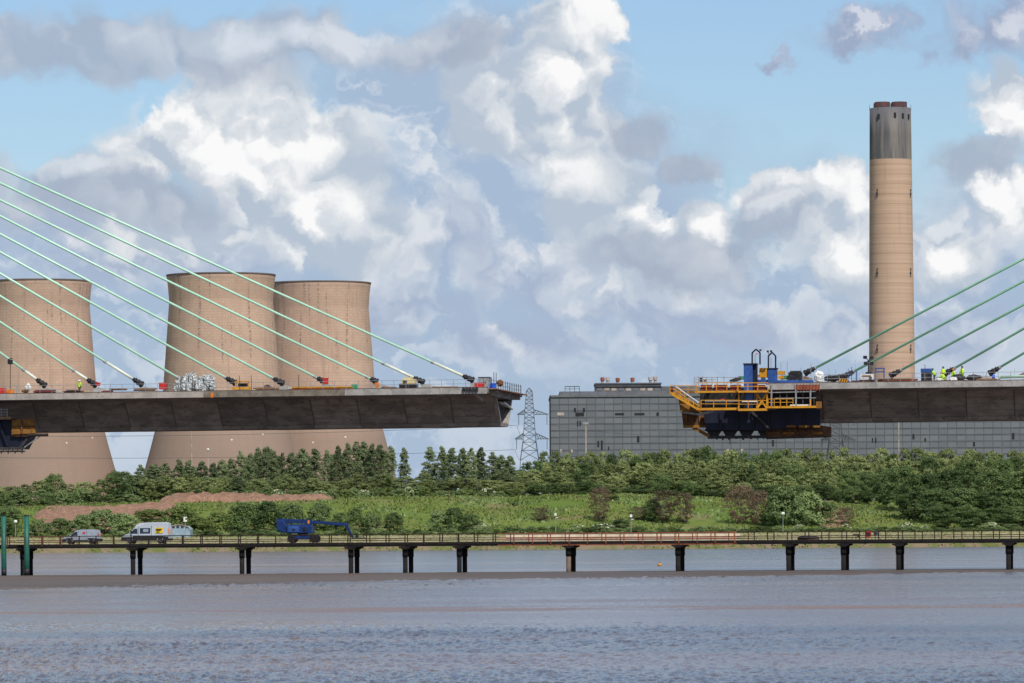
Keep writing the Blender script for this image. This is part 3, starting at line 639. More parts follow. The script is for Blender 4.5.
def mast(name, px, py0, py1_, Y, label, cat, r=.1, head=None, mat='white'):
    b = at(px,py1_,Y); t = at(px,py0,Y); b.z = min(b.z, zg(b.x,Y)) if Y > 1400 else b.z
    root = thing(name, label, cat, b)
    MB().tube(b, t, r*1.2, r, 8).build('pole', mat, root)
    k = Y/FPX
    if head == 'twin':
        MB().beam(t+Vector((-2.4*k,0,0)),t+Vector((2.4*k,0,0)),.25).build('cross_bar','grey',root)
        for s in (-2.2,-.8,.8,2.2): MB().box(t.x+s*k-.3,t.x+s*k+.3,Y-.3,Y+.3,t.z-.5,t.z+.4).build('lamp_head','grey',root)
    if head == 'lamp': MB().lathe([(.1,-.5),(.5,-.35),(.55,.2),(.2,.45)],t,12).build('lamp_head','white',root,True)
    if head == 'sign':
        MB().box(t.x-.5,t.x+.5,Y-.2,Y-.12,t.z-1.2,t.z+.2).build('sign_plate','white',root); MB().box(t.x+.05,t.x+.45,Y-.24,Y-.2,t.z-.7,t.z-.1).build('sign_symbol','black',root)
    if head == 'cam':
        MB().box(t.x-.35,t.x+.35,Y-.5,Y+.3,t.z-.5,t.z+.3).build('camera_housing','white',root); MB().beam(t+Vector((0,0,-1.1)),t+Vector((.8,0,-1.1)),.2).build('bracket','white',root)
    return root
mast('floodlight_mast',585.8,423,458,2050,'slim floodlight mast standing in front of the boiler house left end','floodlight',.28,'twin','stackwhite')
mast('floodlight_mast',898.6,410,458,2050,'white mast under the right bridge deck before the boiler house','mast',.2,None,'stackwhite')
mast('lamp_post',191.5,425,470,1990,'thin pale mast rising in front of the largest cooling tower','mast',.2,None,'stackwhite')
mast('lamp_post',208,449.5,470,1990,'short lamp post with white head before the largest cooling tower','lamp post',.14,'lamp','stackwhite')
mast('shore_post',15.5,521.5,536,1460,'thin lamp post between the two green piles','lamp post',.09,'lamp','grey')
mast('shore_post',185.3,517.5,534,1440,'white sign post behind the tall van','sign post',.09,'sign','grey')
mast('shore_post',555.5,514,530,1480,'white camera post on the grass behind the left of the rust-red rails','camera post',.09,'cam','grey')
mast('shore_post',631,515.5,532,1470,'white camera post behind the middle of the rust-red rails','camera post',.09,'cam','grey')
mast('shore_post',783,513.5,530,1475,'lamp post among the bushes beside the russet tree on the right','lamp post',.08,'lamp','grey')
# ------------------------------------------------------------------ trees
def crown_mesh(name, mat, H, Wd, prof, nclump, nleaf, leaf, base=.1, seed=0, lump=.17, blossom=0.):
    r = np.random.default_rng(seed); V = []; 
    ph = r.uniform(0, 6.28, 4)
    for i in range(nclump):
        z = base+(1-base)*r.uniform(0, 1)**.9; a = r.uniform(0, 6.283)
        ir = 1+.16*math.sin(2*a+ph[0]+z*5)+.13*math.sin(3*a+ph[1]-z*9)+.1*math.sin(5*a+ph[2]+z*14)
        rad = prof(z)*Wd/2*ir*(.35+.65*math.sqrt(r.uniform(0,1)))
        c = np.array([math.cos(a)*rad, math.sin(a)*rad, z*H]); rc = lump*Wd*r.uniform(.6,1.25)*(.45+.55*prof(z))
        d = r.normal(size=(nleaf,3)); d /= np.linalg.norm(d,axis=1,keepdims=True); d[:,2] = np.abs(d[:,2])*.75+d[:,2]*.25
        pos = c+d*rc*r.uniform(.55,1.1,(nleaf,1)); nrm = d+.40*r.normal(size=(nleaf,3)); nrm /= np.linalg.norm(nrm,axis=1,keepdims=True)
        t = np.cross(nrm, r.normal(size=(nleaf,3))); t /= np.linalg.norm(t,axis=1,keepdims=True); b = np.cross(nrm,t)
        s = leaf*r.uniform(.6,1.3,(nleaf,1)); t = t*s*.5; b = b*s*.38
        V.append(np.stack([pos-t, pos-b*.9+t*.1, pos+t, pos+b],1).reshape(-1,3))
    V = np.concatenate(V); n = len(V)//4; F = np.arange(n*4).reshape(n,4)
    me = bpy.data.meshes.new(name); me.from_pydata(V.tolist(), [], F.tolist()); me.materials.append(mat)
    return me
def trunk_mesh(name, mat, H, r, seed, limbs=5, spread=.25, up=.8):
    rr = random.Random(seed); mb = MB(); p = Vector((0,0,-1.)); rad = r
    for i in range(4):
        q = Vector((rr.uniform(-.02,.02)*H, rr.uniform(-.02,.02)*H, H*up*(i+1)/4)); mb.tube(p,q,rad,rad*.72,7); p, rad = q, rad*.72
    for i in range(limbs):
        z = H*rr.uniform(.25,.7); a = rr.uniform(0,6.28); mb.tube((0,0,z),(math.cos(a)*spread*H,math.sin(a)*spread*H,z+H*rr.uniform(.12,.25)),r*.4,r*.12,5)
    return mb.mesh(name, mat)
PF = {
 'poplar': lambda z: max(.24, min(1, z*2+.55)*max(0,1-max(0,(z-.42)/.64)**2.3)),
 'round': lambda z: max(.15, math.sqrt(max(0,1-((z-.55)/.5)**2))),
 'oak': lambda z: max(.2, math.sqrt(max(0,1-((z-.55)/.47)**2))),
 'bush': lambda z: max(.2, math.sqrt(max(0,1-(z*.98)**2))),
 'thin': lambda z: max(.2, .75*math.sqrt(max(0,1-((z-.6)/.45)**2))+.15)}
KINDS = {  # mat, Hnom, Wnom, profile, clumps, leaves, leaf size, crown base, trunk radius, bark, variants
 'poplar': ('leaf_poplar',16,4.6,'poplar',130,74,.42,.0,.22,'bark',5),
 'wood':   ('leaf_wood',14,8.5,'oak',84,92,.50,.02,.25,'bark',5),
 'dark':   ('leaf_dark',15,11,'oak',92,104,.54,.02,.3,'bark',4),
 'bush':   ('leaf_bush',5,6.5,'bush',90,54,.36,.0,.1,'bark',4),
 'darkbush': ('leaf_dark',6,7,'bush',90,54,.38,.0,.1,'bark',3),
 'bright': ('leaf_bright',4.5,6,'bush',70,50,.36,.0,.1,'bark',3),
 'flower': ('leaf_bush',4,5.5,'bush',64,50,.36,.0,.1,'bark',2),
 'russet': ('leaf_russet',9,7,'round',130,40,.30,.05,.16,'palebark',3)}
PROTO = {}
for kn, (mt,H,Wd,pf,nc,nl,ls,bs_,tr,bk,nv) in KINDS.items():
    for v in range(nv):
        sd = sum(map(ord,kn))*7+v
        cm = crown_mesh(kn+'_crown', M[mt], H, Wd, PF[pf], nc, nl, ls, bs_, sd, {'poplar':.25,'dark':.185,'wood':.18}.get(kn,.16))
        tm = trunk_mesh(kn+'_trunk', M[bk], H, tr, sd, 9 if kn=='russet' else 5, .12 if kn=='poplar' else .25)
        bl = crown_mesh('blossom', M['blossom'], H*1.02, Wd*1.03, PF[pf], 34, 16, .32, .3, sd+5, .1) if kn == 'flower' else None
        PROTO.setdefault(kn, []).append((cm, tm, bl, H, Wd))
def depth_for(px, py):          # where the sloping bank meets that line of sight
    Y = 1486.
    while Y < 1690:
        a, b = ray(px, py)
        if zg(a*Y, Y) >= CAMZ+b*Y: return Y
        Y += 1.5
    return Y
def tree(name, px, topy, wpx, Y, kind, label, cat='tree', group=None, k=None, H=None):
    a, b = ray(px, topy); x = a*Y; z0 = zg(x, Y); ztop = CAMZ+b*Y; H = H or max(1.2, ztop-z0)
    pr = PROTO[kind]; cm, tm, bl, Hn, Wn = pr[random.randrange(len(pr)) if k is None else k%len(pr)]
    root = thing(name, label, cat, (x,Y,z0-.1), group=group)
    root.rotation_euler.z = random.uniform(0,6.28); sx = wpx*Y/FPX/Wn; root.scale = (sx,sx,H/Hn)
    for nm, me in (('trunk',tm),('crown',cm),('blossom',bl)):
        if me:
            o = bpy.data.objects.new(nm, me); C.objects.link(o); o.parent = root
    return root
# poplar row
pop = [(141,465.5,11),(154,465,12),(165,464,12),(179,460.5,11),(189,461,10),(202,461.5,9),(213,463,9),(222,460,11),(232,459,9),(241,452,10),(250,453.5,8),(258,449,9),(266,447,9),(273,452,9),(282,454,8),(291,454,10),(302,450,12),(315,450,11),(327,451,9),
       (338,447,9),(348,444.5,9),(356,443,9),(364,443,9),(372,445,8),(380,446,9),(391,447.5,10),(404,449,9.5),(430,448,11.5),(442,447.5,10),(452,449,9),(462,448.5,10),(471,449,9),(481,448.5,11),(493,453,11),(502,456,9),(510,456,9)]
for i, (px, ty, w) in enumerate(pop):
    loc = 'below the deck, left of the deck end' if px > 395 else ('in front of the rightmost cooling tower' if px > 280 else 'in front of the largest cooling tower')
    tree('poplar_tree', px, ty, w*random.uniform(1.0,1.4), 1690+random.uniform(-12,12), 'poplar', 'tall narrow dark green poplar in the row '+loc, 'tree', 'poplars '+loc)
    if i%3 != 2 and not 383 < px < 432: tree('poplar_tree', px+random.uniform(4,7), ty+random.uniform(3,8), w*1.15, 1712+random.uniform(-6,6), 'poplar', 'shorter poplar behind the front row '+loc, 'tree', 'rear poplars '+loc)
# lower trees before and between the poplars
for i in range(46):
    px = 140+i*8.3+random.uniform(-3,3); tree('shrub_tree', px, random.uniform(474,483), random.uniform(15,24), 1655+random.uniform(-8,10), 'poplar' if i%4==0 else 'wood', 'mid-height leafy tree filling the foot of the poplar row', 'tree', 'trees at the foot of the poplar row')
for i in range(30):
    px = 205+i*10.6+random.uniform(-4,4)
    tree('bush', px, random.uniform(487,492.5), random.uniform(13,22), 1626+random.uniform(-4,6), ('bush','bright','bush','flower')[i%4], 'low rounded bush along the top of the grass bank', 'bush', 'bushes along the top of the grass bank')
# left edge thicket under the left cooling tower
left = [(-6,487,26),(10,487,18),(24,485,16),(37,482,17),(55,474.5,16),(47,480,14),(68,484,16),(85,482.5,19),(103,480,18),(114,472,17),(124,473,20),(128,480,18),(-20,486,20)]
for px, ty, w in left:
    tree('thicket_tree', px, ty, w*1.15, 1660+random.uniform(-6,6), 'wood' if ty > 478 else 'dark', 'scrubby tree below the cooling tower at the left edge', 'tree', 'thicket below the left cooling tower')
for i in range(13):
    tree('bush', -8+i*11.5+random.uniform(-3,3), random.uniform(489,496), random.uniform(16,24), 1634+random.uniform(-4,4), ('bush','darkbush')[i%2], 'bush behind the brown spoil heaps', 'bush', 'bushes behind the spoil heaps')
# woodland on the right, five rows deep
rows = [(1770,449,452,11,20,'wood'),(1735,456,461,12,21,'wood'),(1705,464,470,13,22,'wood'),(1675,473,479,13.5,22,'wood'),(1648,481,487,14,21,'dark')]
for Y, t0, t1, sp, wd, kd in rows:
    px = 508 if Y < 1760 else 545
    while px < 1050:
        ty = random.uniform(t0-.5,t1+5)+(2.5 if px < 640 else 0)
        if Y < 1760 and px < 540: ty += 5*(1-(px-508)/32)
        if not (Y < 1660 and px > 880):
            zone = 'left of the form traveller' if px < 670 else ('below the form traveller' if px < 825 else 'below the right deck')
            rw = {1770:'olive green tree in the back row of the wood', 1735:'leafy tree in the second row of the wood', 1705:'leafy tree in the middle row of the wood', 1675:'leafy tree in the fourth row of the wood', 1648:'low dark tree on the front edge of the wood'}[Y]
            lab = rw+', '+zone; gr = lab
            tree('woodland_tree', px, ty, wd*random.uniform(.65,1.2), Y+random.uniform(-8,8), kd if random.random() < .8 else 'dark', lab, 'tree', gr)
        px += sp*random.uniform(.75,1.3)
# the dark trees on the right-hand slope
for (px, ty, w, Y) in [(902,467,34,1562),(925,474,36,1555),(948,470,34,1565),(968,463.5,30,1580),(990,472,38,1560),(1014,474,36,1562),(1035,470,36,1560),(912,486,34,1538),(936,490,36,1528),(962,489,38,1530),(990,492,36,1526),(1016,490,40,1530),(1040,492,34,1525),
                       (942,505,28,1510),(968,506,30,1506),(996,508,30,1506),(1022,507,32,1508),(884,471,24,1600),(866,474,20,1610),(848,472,20,1606)]:
    tree('slope_tree', px, ty, w, Y, 'dark', 'big dense dark green tree on the slope at the right edge' if px > 880 else 'rich green tree above the bare earth slope', 'tree', 'dense trees on the right slope' if px > 880 else 'trees above the bare earth slope')
# individual trees and bushes on the grass bank
single = [
 (600,488,20,522,'russet','russet_tree','narrow russet-brown half-bare tree in the middle of the grass bank'),
 (664,491,22,523,'russet','russet_tree','pale-trunked russet tree, left of the pair on the bank'),
 (684,494,20,524,'russet','russet_tree','pale-trunked russet tree, right of the pair on the bank'),
 (740,486,26,524,'russet','russet_tree','tall russet-brown tree leading the wood-edge group left of the green mound'),
 (757,491,24,525,'russet','russet_tree','lower russet tree touching the round green mound bush'),
 (541,508,16,521,'russet','russet_bush','small greyish-brown bare bush right of the camera post'),
 (640,507,18,520,'russet','russet_bush','brown leafless bush behind the middle camera post'),
 (854,494,20,505,'russet','russet_bush','reddish dead bush at the top of the bare earth slope'),
 (846,508,16,525,'russet','russet_bush','pinkish dead bush low on the bare earth slope'),
 (612,486,16,500,'wood','tree','small dull tree where the wood meets the russet tree'),
 (652,500,14,522,'dark','tree','dark green shrub leaning on the pale-trunked pair'),
 (784,489,34,525,'bush','mound_bush','big rounded green bush with a white flowering top'),
 (808,494,32,525,'bush','mound_bush','rounded green bush right of the flowering mound'),
 (822,503,28,524,'darkbush','mound_bush','dark low bush at the right foot of the mound'),
 (776,500,28,525,'darkbush','mound_bush','dark bush at the left foot of the mound'),
 (244,503.5,34,533,'darkbush','bank_tree','large dark round tree left of the blue boom lift'),
 (268,503,34,533,'darkbush','bank_tree','large dark round tree behind the rear of the boom lift'),
 (292,506,30,530,'bush','bank_tree','green bushy tree directly behind the boom lift turret'),
 (320,505,28,530,'bush','bank_tree','green bushy tree behind the middle of the lift boom'),
 (340,513,18,532,'darkbush','bank_tree','small dark round bush under the end of the lift boom'),
 (356,509,20,533,'darkbush','bank_tree','round dark bush right of the lift boom elbow'),
 (372,514,18,533,'bush','bank_tree','neat round bush right of the lift basket'),
 (394,513.5,20,533,'darkbush','bank_tree','neat round dark bush, last before the open grass'),
 (438,512,22,532,'bush','bank_tree','left bush of the clump in the middle of the open bank'),
 (455,509,26,531,'darkbush','bank_tree','tallest bush of the clump in the middle of the open bank'),
 (470,515,22,532,'bush','bank_tree','right bush of the clump in the middle of the open bank'),
 (105,511,40,534,'bush','bank_tree','wide green bush between the two vans, in front of the spoil'),
 (82,516,24,536,'bush','bank_tree','green bush above the small van'),
 (60,519,26,536,'darkbush','bank_tree','dark bush left of the small van'),
 (40,521,22,537,'bush','bank_tree','bush right of the second green pile'),
 (8,508,26,537,'dark','bank_tree','grey-green tree behind the left green pile'),
 (-12,505,26,537,'dark','bank_tree','tree cut by the left frame edge beside the green pile'),
 (150,510,40,524,'bright','bank_tree','bright green bush on the spoil above the tall van'),
 (128,516,26,536,'bush','bank_tree','green bush behind the bonnet of the tall van'),
 (180,508,36,532,'bright','bank_tree','bright green mound behind the white sign post'),
 (200,518,30,532,'bright','bank_tree','low bright bush right of the blue hut'),
 (218,512,24,530,'bright','bank_tree','yellow-green bush left of the large dark trees'),
 (514,502,8,506,'darkbush','bush','tiny dark bush alone high on the open grass'),
 (482,524,16,1490,'flower','flowering_bush','cream flowering elder left of the rust-red rails'),
 (577,525,20,1488,'flower','flowering_bush','cream flowering elder behind the rust-red rails, left one'),
 (603,523,26,1490,'flower','flowering_bush','wide cream flowering elder left of the middle camera post'),
 (620,519,18,1496,'darkbush','bush','dark bush between flowering elder and camera post'),
 (799,524.5,12,1488,'flower','flowering_bush','small pale flowering bush below the mound'),
 (846,524,10,1490,'flower','flowering_bush','small white flowering bush below the bare earth slope'),
 (906,523,18,1490,'flower','flowering_bush','cream flowering bush at the left foot of the dense trees'),
 (925,525,12,1487,'flower','flowering_bush','small cream bush at the middle foot of the dense trees'),
 (990,522.5,20,1488,'flower','flowering_bush','round cream flowering bush at the right edge of the slope'),
 (1012,524,18,1487,'bush','bush','low bush at the far right beside the flowering one')]
for (px, ty, w, Y, kd, nm, lab) in single:
    if Y < 1000: Y = depth_for(px, Y)
    tree(nm, px, ty, w*1.1, Y, kd, lab, 'tree' if 'tree' in nm else 'bush')
for i in range(52):
    px = 475+i*10.8+random.uniform(-4,4); tree('hedge_bush', px, random.uniform(526,529.5), random.uniform(12,20), 1484+random.uniform(-2,4), ('bush','bush','bright','darkbush')[i%4], 'low hedge bush along the foot of the bank behind the trestle rails', 'bush', 'hedge along the foot of the bank')
for i in range(22):
    px = 196+i*13+random.uniform(-5,5); tree('hedge_bush', px, random.uniform(528,532), random.uniform(12,20), 1484+random.uniform(-2,4), ('bush','darkbush')[i%2], 'low hedge bush behind the boom lift and left rails', 'bush', 'hedge behind the left rails')
# rough grass
def tufts(name, mat, n, area, hmin, hmax, seed, w=.35, thr=-.25):
    r = np.random.default_rng(seed); V = []; 
    for i in range(n):
        x = r.uniform(area[0],area[1]); y = r.uniform(area[2],area[3]); 
        if mnoise.noise((x*.06,y*.05,seed)) < thr: continue
        z = zg(x,y); h = r.uniform(hmin,hmax)*(.7+.6*abs(mnoise.noise((x*.1,y*.1,seed+3)))); a = r.uniform(0,3.14); dx, dy = math.cos(a)*w, math.sin(a)*w; lx, ly = r.normal()*h*.4, r.normal()*h*.4
        V += [(x-dx,y-dy,z-.1),(x+dx,y+dy,z-.1),(x+lx+dx*.3,y+ly+dy*.3,z+h),(x+lx-dx*.5,y+ly-dy*.5,z+h*.8)]
    me = bpy.data.meshes.new(name); me.from_pydata(V,[],[(4*i,4*i+1,4*i+2,4*i+3) for i in range(len(V)//4)]); me.materials.append(M[mat])
    o = bpy.data.objects.new(name, me); C.objects.link(o); return o
tag(tufts('bank_grass','tuft',42000,(-175,185,1486,1640),.3,.9,11), 'rough tussocky grass covering the river bank', 'grass', None, 'stuff')
tag(tufts('bank_scrub','leaf_bush',20000,(-175,185,1492,1625),.4,1.1,17,.45,.16), 'low green scrub growing in patches over the river bank', 'scrub', None, 'stuff')
tag(tufts('shore_grass','hay',9000,(-165,170,1388,1480),.12,.35,21), 'dry pale grass on the flat shore field', 'grass', None, 'stuff')
tag(tufts('marsh_edge','tuft',5000,(-165,165,1385,1396),.15,.5,31), 'rough marsh grass along the water edge', 'grass', None, 'stuff')
# ------------------------------------------------------------------ the unfinished bridge
ZB = CAMZ+ray(512,387.6)[1]*650.
BF = Frame((0,650.,ZB), 7.5, .0033)
def dpos(px, w, dz=0.): return BF.top(px, w, dz)
def deck_thing(name, label, cat, px, w, group=None): return thing(name, label, cat, dpos(px,w), BF, group)
SECT = {'slab': [(0,-.004),(0,-.45),(.38,-.60),(8.7,-.95),(24.3,-.95),(32.62,-.60),(33,-.45),(33,-.004)],
        'near_web': [(8.75,-.953),(9.35,-.953),(13.2,-4.25),(12.6,-4.25)], 'far_web': [(23.65,-.953),(24.25,-.953),(20.4,-4.25),(19.8,-4.25)],
        'bottom': [(12.5,-4.253),(20.5,-4.253),(20.2,-4.72),(12.8,-4.72)]}
def skew(mb):      # the deck climbs gently to the right
    mb.v = [(x,y,z+BF.g*x) for x, y, z in mb.v]; return mb
def deck(label, s_from, s_to, beam_mats, joints=6.25):
    root = thing('bridge_deck', label, 'bridge', ((s_from+s_to)/2,0,0), BF); s = s_from; i = 0
    step = joints if s_to > s_from else -joints
    while (s_to-s)*step > .5:
        a, b = s+.02*(1 if step>0 else -1), s+step
        if (s_to-b)*step < 0: b = s_to
        seg = MB(); dz = random.uniform(-.012,.012)
        for k in ('slab','near_web','far_web','bottom'): seg.prismx([(y+dz,z+dz) for y, z in SECT[k]], min(a,b), max(a,b))
        skew(seg).build('deck_segment','concrete',root)
        # upright form joints and patched panels on the web
        jt = MB(); xa = max(a,b) if step > 0 else min(a,b)
        jt.beam((xa-.05*(1 if step>0 else -1),8.72,-.98),(xa-.05*(1 if step>0 else -1),12.56,-4.24),.09,.05); skew(jt).build('form_joint','joint',root)
        for q in range(1,4): z = -.95-3.3*q/4; y = 8.73+3.85*q/4; skew(MB().box(min(a,b)+.1,max(a,b)-.1,y-.025,y+.02,z-.03,z+.03)).build('form_line','concrete',root)
        m = beam_mats(0.5*(a+b)); e = MB().box(a,b,-.32,-.003,-.74,.05); skew(e).build('edge_beam',m,root)
        f = MB().box(a,b,33.003,33.32,-.74,.05); skew(f).build('edge_beam','edge_grey',root)
        k2 = MB().box(a,b,.3,.62,0,.16); skew(k2).build('kerb','darktimber',root)
        s += step; i += 1
    return root
s_end = BF.along(496.4, 8.7)
def lbm(s):
    if s < BF.along(211,0): return 'edge_pale'
    return 'edge_brown' if s < BF.along(338,0) else 'edge_grey'
def rails(root, s0, s1, w, step=1.55, h=1.15, tall=.2):
    n = int(abs(s1-s0)/step); pm_ = MB().tube((0,0,0),(0,0,h),.035,n=5).mesh('guard_post', M['grey'])
    pl = MB().tube((0,0,0),(0,0,h+.9),.04,n=5).mesh('scaffold_tube', M['dark'])
    for i in range(n+1):
        s = s0+(s1-s0)*i/n; o = inst('guard_post', pl if random.random() < tall*.4 else pm_, root, (s,w,.05+BF.g*s)); o.rotation_euler = (0,random.uniform(-.03,.03),0)
    for z in (.6,1.15): skew(MB().tube((s0,w,z),(s1,w,z),.028,n=5)).build('guard_rail','grey',root)
ld_ = deck('left unfinished bridge deck cantilever under the row of ten stay cables', s_end, s_end-112, lbm)
rails(ld_, s_end+.2, BF.along(-30,.5), .5); rails(ld_, s_end+.2, BF.along(300,32), 32.4)
# deck end: cross rails, tubes, end frame with struts, brackets
for k in range(15):
    w = .6+k*2.27; MB().tube((s_end+.15,w,BF.g*s_end),(s_end+.15,w,1.3+(.9 if k in (2,3) else 0)),.045,n=5).build('guard_post','dark',ld_)
for z in (.55,1.1): MB().tube((s_end+.15,.4,z),(s_end+.15,32.6,z),.035,n=5).build('guard_rail','grey',ld_)
MB().box(s_end+.02,s_end+1.0,1.2,32.8,-.14,-.02).build('end_platform','timber',ld_)
MB().beam((s_end-.2,8.9,-1.0),(s_end-.2,13.0,-4.4),.5,.35).build('end_stiffener','edge_grey',ld_); MB().beam((s_end-.2,24.1,-1.0),(s_end-.2,20.0,-4.4),.5,.35).build('end_stiffener','edge_pale',ld_)
MB().beam((s_end-.25,13.6,-1.6),(s_end-.1,22.9,-2.0),.3).build('end_strut','edge_pale',ld_); MB().tube((s_end+.05,16,-1.55),(s_end+.1,23.6,-2.2),.16,n=8).build('end_strut','sleeve',ld_)
for w in (4.2,16.5,28.5): MB().beam((s_end-.3,w,-.62),(s_end+.85,w,-.35),.22).build('bracket','concrete',ld_)
for px in (463.5,466.8,470,473.4,476.6): fb(MB(),BF,px-1.2,387.3,px+1.2,390.9,-.62,-.33).build('form_bracket','black',ld_)
MB().beam(BF.loc(475,393.5,.2), BF.loc(482,400.5,3.2), .3).build('flange_prop','edge_pale',ld_)
fb(MB(),BF,210.6,392.6,213.2,397.6,-.45,-.33).build('orange_clamp','orange',ld_)
rd_s = BF.along(769,0)
rd = deck('right unfinished bridge deck running out of the frame under five stay cables', rd_s, rd_s+81, lambda s: 'edge_grey')
rails(rd, BF.along(815,.5), BF.along(1060,.5), .5); rails(rd, BF.along(818,32.4), BF.along(1000,32.4), 32.4)
# ------------------------------------------------------------------ stay cables
WC = 16.5
def cable(pe, pa, label, mat, flip, sock=1., group=None, sleeve=0., extend=560, plinth=True):
    # pe: pixel where it leaves the picture, pa: pixel of its deck anchor
    s0 = BF.loc(pa[0],pa[1],WC); s1 = BF.loc(pe[0],pe[1],WC); d = (s1-s0).normalized(); far = s0+d*((s1-s0).length+extend*.06)
    root = thing('stay_cable', label, 'stay cable', s0, BF, group)
    base = s0-d*.4
    MB().tube(s0+d*1.55*sock, far, .165, .165, 10).build('sheath', mat, root, True)
    if sleeve: MB().tube(s0+d*1.4*sock, s0+d*(1.4+sleeve), .20, .195, 10).build('lower_sleeve','sleeve',root,True)
    MB().tube(s0+d*(1.5+sleeve+.02), s0+d*(1.5+sleeve+.4), .24, .24, 10).build('collar','grey',root)
    MB().tube(s0+d*.1, s0+d*1.7*sock, .42, .24, 12).build('anchor_socket','black',root,True)
    for q in (.25,.75,1.25): MB().tube(s0+d*q*sock, s0+d*(q*sock+.16), .52-.1*q, .5-.1*q, 10).build('socket_flange','black',root)
    if plinth:
        h = 1.0; sg = -1 if flip else 1; zb = BF.g*s0.x; z1 = max(.7, s0.z-zb-.15)
        MB().prism([(s0.x-sg*.5,zb),(s0.x+sg*4.2,zb),(s0.x+sg*3.4,zb+.25),(s0.x+sg*.2,zb+z1),(s0.x-sg*.5,zb+z1*.8)],WC-.9,WC+.9).build('plinth','plinth',root)
    return root
ends_l = [(168,474.5,381.0,'outermost mint stay cable anchored beside the grey cabinet at the deck end',1.),(183,425,383.0,'second mint stay cable from the deck end, anchored beside the cream compressor',1.),
 (200,378.2,382.5,'mint stay cable with an orange marker at its foot, third from the deck end',.7),(216,326,382.5,'mint stay cable whose foot is covered by a red box',.8),(234,284.5,384.3,'mint stay cable crossing the two right cooling towers, fifth from the deck end',1.),
 (252,237,384.0,'mint stay cable anchored beside the yellow trolley frame',1.),(273.5,188,383.5,'mint stay cable running down behind the silver wrapped bales',.8),(296,143.5,385.5,'mint stay cable anchored left of the small red box and silver bales',1.),
 (322,97.5,386.2,'mint stay cable anchored just right of the worker in yellow',1.),(352.5,46.5,386.6,'lowest mint stay cable at the left edge, over the white sheet',1.)]
for i, (ye, xa, ya, lab, sk) in enumerate(ends_l): cable((0,ye),(xa,ya),lab,'cable',False,sk,'stay cables of the left deck',sleeve=(4.5 if i in (0,1,7) else (2.2 if i in (8,9) else 0)))
for (ye, xa, ya, lab) in [(258.6,803.5,374.2,'topmost green stay cable over the blue and yellow form traveller'),(281,842,377.8,'green stay cable passing the lighting tower in front of the chimney foot'),(304.4,889,376.6,'green stay cable anchored right of the blue frame before the chimney'),
                      (328.5,943,374.8,'green stay cable rising behind the workers in yellow'),(353,988,374.4,'lowest green stay cable at the right edge')]:
    cable((1024,ye),(xa,ya),lab,'cable_dark',True,1.,'stay cables of the right deck', plinth=(xa>830))
# ------------------------------------------------------------------ things on the decks
def dbox(name, label, cat, mat, px0, y0, px1, y1, w0, w1, group=None, bevel=.03, part='body'):
    r = thing(name, label, cat, (BF.along((px0+px1)/2,w0),w0,BF.loc(px0,y1,w0).z), BF, group)
    mb = fb(MB(), BF, px0, y0, px1, y1, w0, w1); o = mb.build(part, mat, r, bevel=bevel); return r
def crate(name, label, mat, px0, y0, px1, y1, w0, w1):
    r = dbox(name, label, 'crate', mat, px0, y0, px1, y1, w0, w1); a = BF.loc(px0,y0,w0); b = BF.loc(px1,y1,w0)
    mb = MB(); mb.box(a.x-.04,b.x+.04,w0-.04,w1+.04,a.z-.02,a.z+.09); mb.build('rim',mat,r)
    for f in (.1,.5,.9): x = a.x+(b.x-a.x)*f; MB().box(x-.05,x+.05,w0-.05,w0-.002,b.z+.05,a.z-.05).build('rib',mat,r)
    return r
def lift(px, w): return dpos(px,w)
crate('crate','bright red crate between the outermost cable foot and the grey cabinet','red',474.5,383.3,483.2,388.5,3.0,4.2)
c = dbox('site_cabinet','grey cabinet at the end of the left deck','cabinet','grey',478.3,377.6,489,388.6,6,8.2)
a, b = BF.loc(478.3,377.6,6), BF.loc(489,388.6,6); MB().box(a.x-.06,b.x+.06,5.94,8.26,a.z,a.z+.08).build('roof_sheet','dark',c); MB().box((a.x+b.x)/2-.02,(a.x+b.x)/2+.02,5.97,5.999,b.z,a.z-.1).build('door_gap','dark',c); MB().box(a.x+.9,a.x+1.0,5.94,5.998,b.z+.7,b.z+.9).build('handle','black',c)
crate('crate','small bright blue crate right of the grey cabinet','brightblue',489.3,383.8,495.2,388.5,3.0,4.2)
def lump(name, label, cat, mat, px, py, rpx, w, group=None, sq=(1,1,1), rough=.3, seed=0):
    p = BF.loc(px,py,w); k = (p.y+650)/FPX; r = rpx*.131
    root = thing(name, label, cat, (p.x,w,p.z), BF, group); bm = bmesh.new(); bmesh.ops.create_icosphere(bm, subdivisions=4, radius=1.)
    for v in bm.verts:
        n = v.co.copy(); f = 1+rough*mnoise.noise(n*2.2+Vector((seed*3.1,seed,0)))+rough*.6*mnoise.noise(n*6+Vector((seed,0,seed*2.)))+rough*.4*mnoise.noise(n*14+Vector((0,seed,seed)))
        v.co = Vector((n.x*r*sq[0]*f, n.y*r*sq[1]*f, n.z*r*sq[2]*f))
    me = bpy.data.meshes.new('bundle'); bm.to_mesh(me); bm.free(); me.materials.append(M[mat]); o = inst('bundle', me, root, (p.x,w,p.z)); return root
lump('winch','dark rusty winch drum right of the blue crate','winch','rustbrown',500,383.2,3.4,7,None,(1,.7,1),.2,3)
cp = dbox('compressor','cream topped compressor on the left deck beside a cable foot','compressor','creampaint',401,379.0,414.5,384.2,5,7)
fb(MB(),BF,399,383.8,416,388.0,4.9,7.1).build('chassis','black',cp); fb(MB(),BF,404,377.3,411,379.2,5.3,6.6).build('canopy','creampaint',cp); fb(MB(),BF,403,380.4,407,382.6,4.9,4.99).build('vent','dark',cp)
for px in (403,412): p = BF.loc(px,387.6,4.8); MB().tube((p.x,4.7,p.z),(p.x,4.9,p.z),.3,n=12).build('wheel','tyre',cp)
